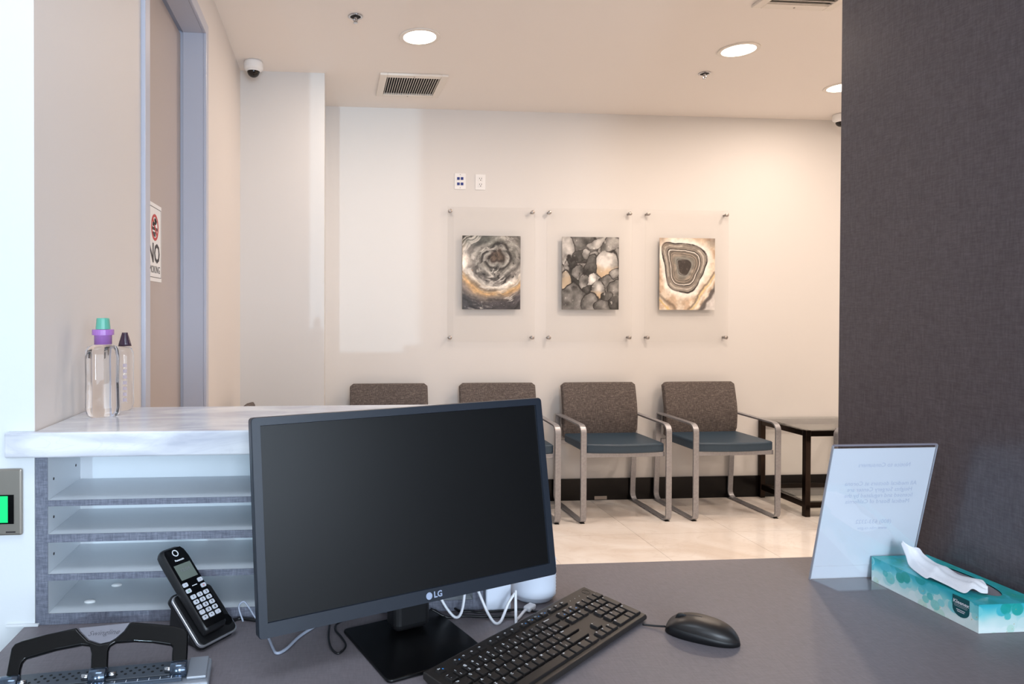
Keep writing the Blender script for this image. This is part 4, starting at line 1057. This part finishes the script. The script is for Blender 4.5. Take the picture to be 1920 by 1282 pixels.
for v, wv, tk in ((0.012, 0.040, 0.016), (0.016, 0.0455, 0.019), (0.03, 0.047, 0.021), (0.09, 0.0475, 0.022), (0.14, 0.0465, 0.024), (0.160, 0.045, 0.024), (0.168, 0.0425, 0.022), (0.1735, 0.034, 0.017)):
    ring = [hb.bm.verts.new((HC+a, v, 0.0005+ (tk/2) + z)) for a, z in rrect(wv, tk, min(0.007, tk*0.4), 4)]
    rows.append(ring)
for a, c in zip(rows, rows[1:]):
    for k in range(len(a)): hb.bm.faces.new((a[k], a[(k+1) % len(a)], c[(k+1) % len(a)], c[k]))
hb.bm.faces.new(rows[0][::-1]); hb.bm.faces.new(rows[-1]); hb.build('handset_body', M['plastic_black'], hs, True)
FZ = [(0.02, 0.0202), (0.09, 0.0225), (0.145, 0.0246), (0.165, 0.0238)]
def fz(v): return float(np.interp(v, [p[0] for p in FZ], [p[1] for p in FZ]))+0.0002
b = MB()
pr2 = [(0.017, 0.041)] + [(v, 0.0425) for v in (0.03, 0.06, 0.09, 0.12, 0.145)] + [(0.160, 0.040), (0.167, 0.032)]
rw = [[b.bm.verts.new((HC-wv/2, v, fz(v)+0.0006)), b.bm.verts.new((HC+wv/2, v, fz(v)+0.0006))] for v, wv in pr2]
for a, c in zip(rw, rw[1:]): b.bm.faces.new((a[0], a[1], c[1], c[0]))
b.build('front_panel', M['gloss_black'], hs)
def on_face(x, v, dz=0.0012): return Matrix.Translation((HC+x, v, fz(v)+dz)) @ Matrix.Rotation(math.atan2(0.0023, 0.07), 4, 'X')
MB().box((-0.0165, -0.0145, 0), (0.0165, 0.0145, 0.0006)).xform(on_face(0, 0.120, 0.0008)).build('display', M['lcd'], hs)
MB().annulus((0, 0, 0), 0.0042, 0.0056, 0.0006, 28).xform(on_face(0, 0.157, 0.0008) @ Matrix.Diagonal((1, 1.15, 1, 1))).build('earpiece', M['ink_white'], hs)
text('brand_lettering', 'Panasonic', 0.0046, on_face(0, 0.1425, 0.0012), M['ink_white'], hs, bold=0.0002)
text('display_lettering', '12:04', 0.009, on_face(0, 0.123, 0.0016), M['inlay'], hs)
km = MB().prism([(a, b_, 0) for a, b_ in rrect(0.0098, 0.0072, 0.0018, 3)], (0, 0, 0.0014)).mesh('key', M['key_silver'])
def pkey(x, v, s, m_=None):
    o = bpy.data.objects.new('key', km); COL.objects.link(o); o.parent = hs; o.matrix_local = on_face(x, v, 0.0004)
    if s: text('legend', s, 0.0052, Matrix.Translation((0, 0, 0.0016)), m_ or M['ink_black'], o, bold=0.0002)
for r_, row in enumerate(('123', '456', '789', '*0#', '=+-')):
    for i, s in enumerate(row): pkey((i-1)*0.0132, 0.0725-r_*0.0098, s)
pkey(-0.0152, 0.0965, '-'); pkey(0.0152, 0.0965, '-'); pkey(-0.0152, 0.0850, 'o', M['ink_green']); pkey(0.0152, 0.0850, 'o', M['ink_red'])
np_ = MB().prism([(a, b_, 0) for a, b_ in rrect(0.016, 0.0185, 0.003, 3)], (0, 0, 0.0012)).xform(on_face(0, 0.0905, 0.0004)).build('navigation_pad', M['gloss_black'], hs)
MB().box((-0.005, -0.0006, 0), (0.005, 0.0006, 0.0002)).xform(on_face(0, 0.0905, 0.0018)).build('navigation_mark', M['ink_white'], np_)
MB().tube(smooth_path([(-0.150, 1.145, 0.762), (-0.158, 1.150, 0.785), (-0.150, 1.152, 0.7935), (-0.140, 1.150, 0.783), (-0.127, 1.148, 0.764), (-0.105, 1.140, 0.753), (-0.06, 1.14, 0.753)], 8), 0.0016, 8).build('phone_cord', M['cable_grey'], None, True)
tag(bpy.data.objects['phone_cord'], 'thin grey cord arching from the phone base to behind the monitor', 'cable')
MB().tube(smooth_path([(-0.172, 1.168, 0.753), (-0.160, 1.176, 0.753), (-0.140, 1.170, 0.753), (-0.110, 1.162, 0.753), (-0.05, 1.158, 0.753)], 8), 0.0028, 8).build('adapter_cable', M['cable_black'], None, True)
tag(bpy.data.objects['adapter_cable'], 'black cable lying along the shelf foot left of the monitor', 'cable')

# ------------------------------------------------------------------ three-hole punch
HO = Vector((-0.221, 0.9797, 0.75)); t = thing('hole_punch', 'black and silver three-hole punch with looped handle', 'hole punch', HO, 0.1)
OC, OS = 0.64, 0.768
def hp(a, b_, n_=0.0): return (a, b_*OC - n_*OS, 0.025 + b_*OS + n_*OC)
outl = [(-0.2352,-0.0036),(-0.2359,0.0127),(-0.2369,0.0447),(-0.2335,0.0506),(-0.2248,0.0538),(-0.1928,0.0603),(-0.1518,0.0661),(-0.1477,0.0612),(-0.1325,0.0471),(-0.1153,0.0406),(-0.1025,0.0423),(-0.0933,0.0471),(-0.0829,0.0560),(-0.0752,0.0683),(-0.0452,0.0638),(-0.0106,0.0577),(0.0052,0.0523),(0.0099,0.0453),(0.0107,0.0178),(0.0111,-0.0073),(-0.0104,-0.0055),(-0.0117,0.0196),(-0.0115,0.0276),(-0.0151,0.0308),(-0.0424,0.0369),(-0.0677,0.0402),(-0.0940,0.0405),(-0.1009,0.0366),(-0.1024,0.0304),(-0.1002,0.0085),(-0.0990,-0.0053),(-0.1230,-0.0032),(-0.1236,0.0105),(-0.1257,0.0292),(-0.1296,0.0389),(-0.1412,0.0412),(-0.1757,0.0373),(-0.2148,0.0290),(-0.2178,0.0246),(-0.2185,0.0171),(-0.2160,-0.0053)]
hc = bpy.data.curves.new('handle', 'CURVE'); hc.dimensions = '2D'; hc.fill_mode = 'BOTH'; hc.extrude = 0.0022; hc.bevel_depth = 0.0026; hc.bevel_resolution = 3; hc.offset = -0.0026
hpth = arc_path([(a, b_, 0) for a, b_ in outl], 0.0035, 3); sp_ = hc.splines.new('POLY'); sp_.points.add(len(hpth)-1); sp_.use_cyclic_u = True
for p_, v_ in zip(sp_.points, hpth): p_.co = (v_.x, v_.y, 0, 1)
hc.materials.append(M['gloss_black'])
ho = bpy.data.objects.new('text_outline', hc); COL.objects.link(ho); ho.parent = t; ho.matrix_local = frame(hp(0, 0, -0.001), (1, 0, 0), (0, OC, OS))
TEXTS.append(('handle', ho, t, M['gloss_black']))
ipts = [(-0.1495, 0.0662), (-0.1462, 0.0612), (-0.1318, 0.0478), (-0.1153, 0.0416), (-0.1020, 0.0434), (-0.0940, 0.0478), (-0.0842, 0.0565), (-0.0768, 0.0680)]
MB().prism([hp(a, b_, -0.004) for a, b_ in ipts], Vector(hp(0, 0, 0.005))-Vector(hp(0, 0, 0))).build('logo_inlay', M['inlay'], t, bevel=0.001)
text('logo_lettering', 'Swingline', 0.0095, frame(hp(-0.113, 0.0562, 0.0014), (1, -0.03, 0), (0, OC, OS)), M['inlay_dark'], t, shear=0.45, sx=1.25)
# base
MB().box((-0.262, -0.030, 0.0005), (0.044, 0.040, 0.016)).build('base', M['silver'], t, bevel=0.004, seg=3)
MB().box((0.012, -0.020, 0.0162), (0.040, 0.036, 0.0205)).build('chip_tray_end', M['silver'], t, bevel=0.0015)
MB().box((-0.250, -0.0095, 0.0162), (-0.006, 0.027, 0.0215)).build('paper_plate', M['plate_grey'], t, bevel=0.001)
MB().box((-0.252, -0.022, 0.0162), (0.006, -0.0145, 0.0225)).build('ruler_strip', M['ruler'], t, bevel=0.0008)
tk = MB()
for i in range(14): tk.box((-0.21+i*0.0155-0.0004, -0.0215, 0.0224), (-0.21+i*0.0155+0.0004, -0.0165, 0.0228))
tk.build('ruler_ticks', M['ink_white'], t)
hole_me = MB().lathe([(0.0022, 0), (0.0022, 0.0003)], n=10).mesh('perforation', M['dark'])
for r_ in range(3):
    for i in range(6):
        for x0 in (-0.205, -0.088): inst('perforation', hole_me, (x0+i*0.0125+r_*0.006, 0.002+r_*0.0075, 0.0215), t)
for x in (-0.228, -0.1115, 0.000):
    MB().lathe([(0.010, -0.0118), (0.0115, -0.0105), (0.0115, 0.0105), (0.010, 0.0118)], n=20).xform(Matrix.Translation((x, -0.005, 0.0255)) @ Matrix.Rotation(PI/2, 4, 'Y')).build('hinge', M['chrome_blue'], t, True)
for x in (-0.213, -0.128, -0.093, -0.014):
    MB().lathe([(0.004, -0.006), (0.004, 0.006)], n=12).xform(Matrix.Translation((x, -0.004, 0.026)) @ Matrix.Rotation(PI/2, 4, 'Y')).build('axle_pin', M['chrome'], t, True)

# ------------------------------------------------------------------ things and cables behind the monitor
t = tag(MB().box((-0.0235, 0, 0), (0.0235, 0.030, 0.090)).build('adapter_box', M['roll'], None, bevel=0.003), 'small white box standing behind the monitor beside the shelf unit', 'box')
t.location = (0.3075, 1.172, 0.7502)
t = thing('ribbed_container', 'white ribbed round container behind the lower right monitor corner', 'container', (0.3895, 1.235, 0.7502))
pf_ = [(0.036, 0.0), (0.040, 0.004), (0.0405, 0.010)]
for k in range(10): pf_ += [(0.0452, 0.012+k*0.0062), (0.0438, 0.0155+k*0.0062)]
pf_ += [(0.0452, 0.076), (0.043, 0.078)]
MB().lathe(pf_, n=48).build('body', M['roll'], t, True)
MB().lathe([(0.0425, 0.0782), (0.0425, 0.082), (0.030, 0.084)], n=40).build('lid', M['roll'], t)
def cable(name, pts, r, m_, label):
    tag(MB().tube(smooth_path(pts, 8), r, 8).build(name, m_, None, True), label, 'cable')
cable('white_cable', [(0.190, 1.16, 0.80), (0.2085, 1.155, 0.768), (0.2245, 1.150, 0.7535), (0.237, 1.156, 0.766), (0.246, 1.165, 0.82)], 0.0026, M['cable_white'], 'white cable hanging in a short loop under the monitor logo')
cable('white_cable', [(0.258, 1.150, 0.815), (0.2705, 1.150, 0.785), (0.279, 1.140, 0.765), (0.288, 1.125, 0.7535), (0.300, 1.128, 0.7545), (0.318, 1.145, 0.778), (0.3325, 1.150, 0.796)], 0.0026, M['cable_white'], 'white cable hanging in a deep loop in front of the small white box')
cable('white_cable', [(0.3325, 1.150, 0.799), (0.330, 1.140, 0.776), (0.325, 1.120, 0.7545), (0.322, 1.105, 0.753)], 0.0026, M['cable_white'], 'white cable dropping straight down towards the keyboard edge')
cable('charger_lead', [(0.372, 1.178, 0.757), (0.353, 1.160, 0.757), (0.340, 1.145, 0.754), (0.329, 1.132, 0.753)], 0.0026, M['cable_white'], 'white plug lead on the desk beside the ribbed container')
t = tag(MB().box((-0.012, -0.007, -0.0045), (0.012, 0.007, 0.0045)).build('charger_plug', M['cable_white'], None, bevel=0.0025), 'small white plug at the foot of the ribbed container', 'plug')
t.location = (0.3655, 1.1715, 0.757); t.rotation_euler = (0, 0, 0.75)
cable('black_cable', [(0.200, 1.205, 0.754), (0.2135, 1.2174, 0.7545), (0.2345, 1.2026-0.03, 0.7545), (0.2547, 1.1691, 0.7545), (0.2693, 1.1639, 0.7545), (0.2971, 1.1662, 0.7545), (0.3244, 1.168, 0.7545), (0.3489, 1.170, 0.7545), (0.385, 1.155, 0.7545)], 0.0022, M['cable_black'], 'black cable curving between the monitor and the ribbed container')
cable('black_cable', [(0.18, 1.160, 0.766), (0.209, 1.153, 0.753), (0.2357, 1.1558, 0.753), (0.2671, 1.1509, 0.753), (0.2992, 1.1485, 0.753), (0.3388, 1.1437, 0.753)], 0.0022, M['cable_black'], 'black cable running straight from the monitor stand, nearest the keyboard')
cable('silver_cable', [(-0.110, 1.12, 0.753), (-0.1010, 1.0974, 0.753), (-0.0923, 1.0687, 0.753), (-0.0844, 1.0520, 0.753), (-0.0704, 1.0643, 0.753), (-0.0501, 1.1051, 0.753), (-0.02, 1.145, 0.753)], 0.0024, M['cable_grey'], 'silver cable bent in a V under the lower left monitor corner')
cable('black_cable', [(0.0, 1.16, 0.753), (-0.0011, 1.1347, 0.753), (-0.0024, 1.0957, 0.753), (0.0019, 1.0615, 0.753), (0.0118, 1.0439, 0.753), (0.0220, 1.0544, 0.753), (0.0255, 1.072, 0.753), (0.018, 1.098, 0.753), (0.009, 1.124, 0.753), (0.018, 1.150, 0.753), (0.06, 1.175, 0.753)], 0.0018, M['cable_black'], 'thin black cable looping out left of the monitor base')

# ------------------------------------------------------------------ turn the lettering into meshes
bpy.context.view_layer.update()
dg = bpy.context.evaluated_depsgraph_get()
made = []
for name, o, parent, m in TEXTS:
    me = bpy.data.meshes.new_from_object(o.evaluated_get(dg)); me.name = name
    if not len(me.materials): me.materials.append(m)
    made.append((name, me, parent, o.matrix_local.copy(), o))
for name, me, parent, ml, o in made:
    c = o.data; bpy.data.objects.remove(o); bpy.data.curves.remove(c)
    n = bpy.data.objects.new(name, me); COL.objects.link(n); n.parent = parent; n.matrix_local = ml
bpy.context.view_layer.update()
